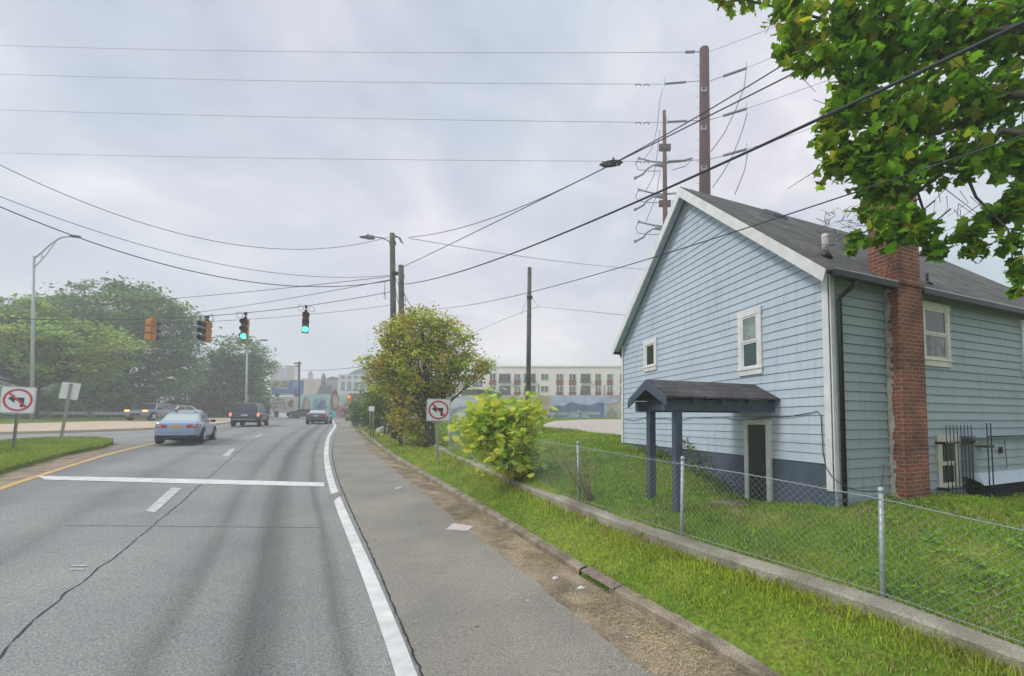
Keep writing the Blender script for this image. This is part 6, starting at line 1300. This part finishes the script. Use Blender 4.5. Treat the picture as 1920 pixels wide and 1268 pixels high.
# weeds: broad leaved clumps in the yard
n = 260; x, y, r = polar(n * 3, -30, 50, 4.5, 14); df, _ = FENCE.dist(x, y); df *= FSIGN; hu, hv = w2h(x, y); ok = (df > .1) & ~((hu > -.05) & (hv > -.05)) & (snoise(x, y, 1.2, 14) > .1); x, y = x[ok], y[ok]
P = np.repeat(np.stack([x, y, G(x, y) + .05], -1), 9, 0); P += rng.normal(0, 1, P.shape) * np.array([.07, .07, .02]); o = leafmesh('ground_weeds', P, .07, LEAF_OVAL, leafm('leaf_weed', .3), None, colset((.17, .36, .03), np.repeat(np.arange(len(x)), 9), len(x)), up=.6); props(o, 'broad leaved weeds mixed into the lawn behind the fence', 'weeds', kind='stuff')
# ivy like clumps against the foundation
pts = [];
for v in np.arange(2.4, 6.6, .035): w = h2w(-.12 - abs(rng.normal(0, .12)), v); z0 = float(G(w[0], w[1])); hmax = .55 * math.exp(-((v - 4.0) / 1.1) ** 2) + .15; pts.append((w[0], w[1], z0 + rng.random() * hmax))
P = np.repeat(np.array(pts), 7, 0) + rng.normal(0, .06, (len(pts) * 7, 3)); o = leafmesh('foundation_weeds', P, .085, LEAF_OVAL, leafm('leaf_weed', .3), None, colset((.13, .24, .03), np.arange(len(P)), len(P), alt=(.16, .09, .05), palt=.15)); props(o, 'tangle of weeds growing against the house foundation left of the door', 'weeds', kind='stuff')
# straw clippings in the gutter
n = 34000; a = rng.uniform(60, 84, n); w = rng.random(n); pk = KERB.pos(a); nk = KERB.nrm(a); wdt = np.interp(a, [60, 63, 66, 70, 84], [1.5, 1.15, .9, .7, .4]); off = -np.abs(rng.normal(0, .45, n)).clip(0, 1.15) * wdt; x = pk[:, 0] + nk[:, 0] * off; y = pk[:, 1] + nk[:, 1] * off
ok = snoise(x, y, 2.6, 6) + .22 * rng.normal(size=n) > .02; x, y = x[ok], y[ok]; n = len(x); ang = rng.random(n) * 6.28; L_ = rng.uniform(.03, .11, n); z = R(x, y) + .012 + np.abs(rng.normal(0, .008, n)); dxy = np.stack([np.cos(ang) * L_, np.sin(ang) * L_, rng.normal(0, .008, n)], -1); pr = np.stack([-np.sin(ang), np.cos(ang), 0 * ang], -1) * .0028
b = np.stack([x, y, z], -1); co = np.stack([b - pr, b + pr, b + dxy + pr * .4, b + dxy - pr * .4], 1).reshape(-1, 3); cs_ = np.array([[.56, .46, .25]]) * rng.uniform(.3, 1.25, (n, 1)) * (1 + .3 * snoise(x, y, 5., 9)[:, None]); o = npmesh('straw_clippings', co, 4, mat('straw', (.4, .33, .2), .9, attr=True), None, cols=cs_); props(o, 'dry straw and grass clippings lying in the gutter along the kerb', 'straw', kind='stuff')
# fallen leaves and grit on the shoulder
n = 190; a = rng.uniform(60, 90, n); off = -rng.uniform(.3, 3.0, n) ** 1.0; pk = KERB.pos(a) + KERB.nrm(a) * off[:, None]; P = np.stack([pk[:, 0], pk[:, 1], R(pk[:, 0], pk[:, 1]) + .02], -1); o = leafmesh('fallen_leaves', P, rng.choice([.02, .03, .055], n), LEAF_LOBED, leafm('leaf_fallen', .1), None, colset((.20, .12, .06), np.arange(n), n, alt=(.5, .47, .42), palt=.25), up=3); props(o, 'scattered brown fallen leaves and pale grit on the road shoulder', 'fallen leaves', kind='stuff')
# ================================================================== LITTER
M_PAPER = mat('wet_paper', (.62, .55, .52), .7, col2=(.5, .42, .44), scale=30)
q = [hitf(a, b, R) for a, b in ((836, 994), (877, 998), (888, 988), (850, 983))]; t = np.array(q); mb = MB(); mb.add([p + np.array([0, 0, .016 + .01 * (i % 2)]) for i, p in enumerate(t)] + [p + np.array([0, 0, .012 + .01 * (i % 2)]) for i, p in enumerate(t)], [(0, 1, 2, 3), (7, 6, 5, 4), (0, 4, 5, 1), (1, 5, 6, 2), (2, 6, 7, 3), (3, 7, 4, 0)]); props(mb.build('paper_sheet', M_PAPER), 'flat pinkish white sheet of paper lying on the shoulder', 'paper')
def crumple(name, px, py, s, m, label, cat, f=R):
    p = hitf(px, py, f); mb = MB(); vs = []; n = 9
    mb.ball((p[0], p[1], p[2] + s * .35), s, (1, .8, .5), 10); mb.v = [(x + rng.normal(0, s * .13), y + rng.normal(0, s * .13), z + rng.normal(0, s * .1)) for x, y, z in mb.v]; mb.sm = [False] * len(mb.f); props(mb.build(name, m), label, cat)
crumple('crumpled_wrapper', 1041, 1086, .045, mat('lilac_wrapper', (.62, .5, .6), .5, col2=(.7, .6, .5), scale=30), 'crumpled lilac wrapper in the straw by the storm drain', 'litter')
crumple('crushed_cup', 1090, 1105, .05, mat('white_cup', (.65, .72, .68), .5), 'crushed white cup lying right in front of the storm drain', 'litter')
crumple('tissue_scrap', 748, 918, .10, mat('white_scrap', (.6, .58, .56), .8), 'small flat whitish scrap on the shoulder beyond the paper sheet', 'litter')
crumple('white_debris', 1345, 893, .13, mat('white_debris', (.7, .7, .66), .6), 'white crumpled debris in the weeds left of the cellar door', 'litter', lambda a, b: float(G(a, b)))
crumple('white_bag', 716, 813, .45, mat('white_bag', (.66, .66, .62), .6), 'flattened white bag on the grass before the yellow pipe', 'litter', lambda a, b: float(G(a, b)))
# storm drain set in the kerb
a0, a1 = DR0, DR1; t = thing('storm_drain', 'storm drain inlet with a rusty metal hood set in the kerb', 'storm drain', hitf(1140, 1115, R)); aa = np.linspace(a0 - .02, a1 + .02, 10); mb = MB(); mh = MB(); md = MB(); pr = []; pd = []
for a in aa:
    p = KERB.pos(a); n = KERB.nrm(a); z = float(R(p[0], p[1])); pr.append([(p[0] + n[0] * o2, p[1] + n[1] * o2, z + zz) for o2, zz in ((-.01, .085), (-.01, .105), (.0, .112), (.16, .125), (.16, .08))]); pd.append([(p[0] + n[0] * o2, p[1] + n[1] * o2, z + zz) for o2, zz in ((.12, -.1), (.12, .11))])
for i in range(len(aa) - 1): mb.add(pr[i] + pr[i + 1], [(j, (j + 1) % 5, 5 + (j + 1) % 5, 5 + j) for j in range(5)]); md.add(pd[i] + pd[i + 1], [(0, 1, 3, 2)])
mb.build('drain_hood', mat('rusty_iron', (.16, .12, .095), .9, col2=(.26, .21, .17), scale=12), t); md.build('drain_opening', mat('dark_void', (.006, .006, .007), .95), t)
# ================================================================== HAZE
mb = MB(); mb.box(-335, 335, -95, 385, -3.2, 50); hz = mb.build('haze', None) if False else None
me = bpy.data.meshes.new('haze'); me.from_pydata(mb.v, [], mb.f); hz = bpy.data.objects.new('haze', me); COL.objects.link(hz); hz['kind'] = 'stuff'
m = bpy.data.materials.new('pale_haze'); m.use_nodes = True; t_ = m.node_tree; t_.nodes.clear(); v = t_.nodes.new('ShaderNodeVolumePrincipled'); o_ = t_.nodes.new('ShaderNodeOutputMaterial'); v.inputs['Density'].default_value = HAZE; v.inputs['Color'].default_value = (.97, .985, 1, 1); t_.links.new(v.outputs[0], o_.inputs['Volume']); me.materials.append(m)
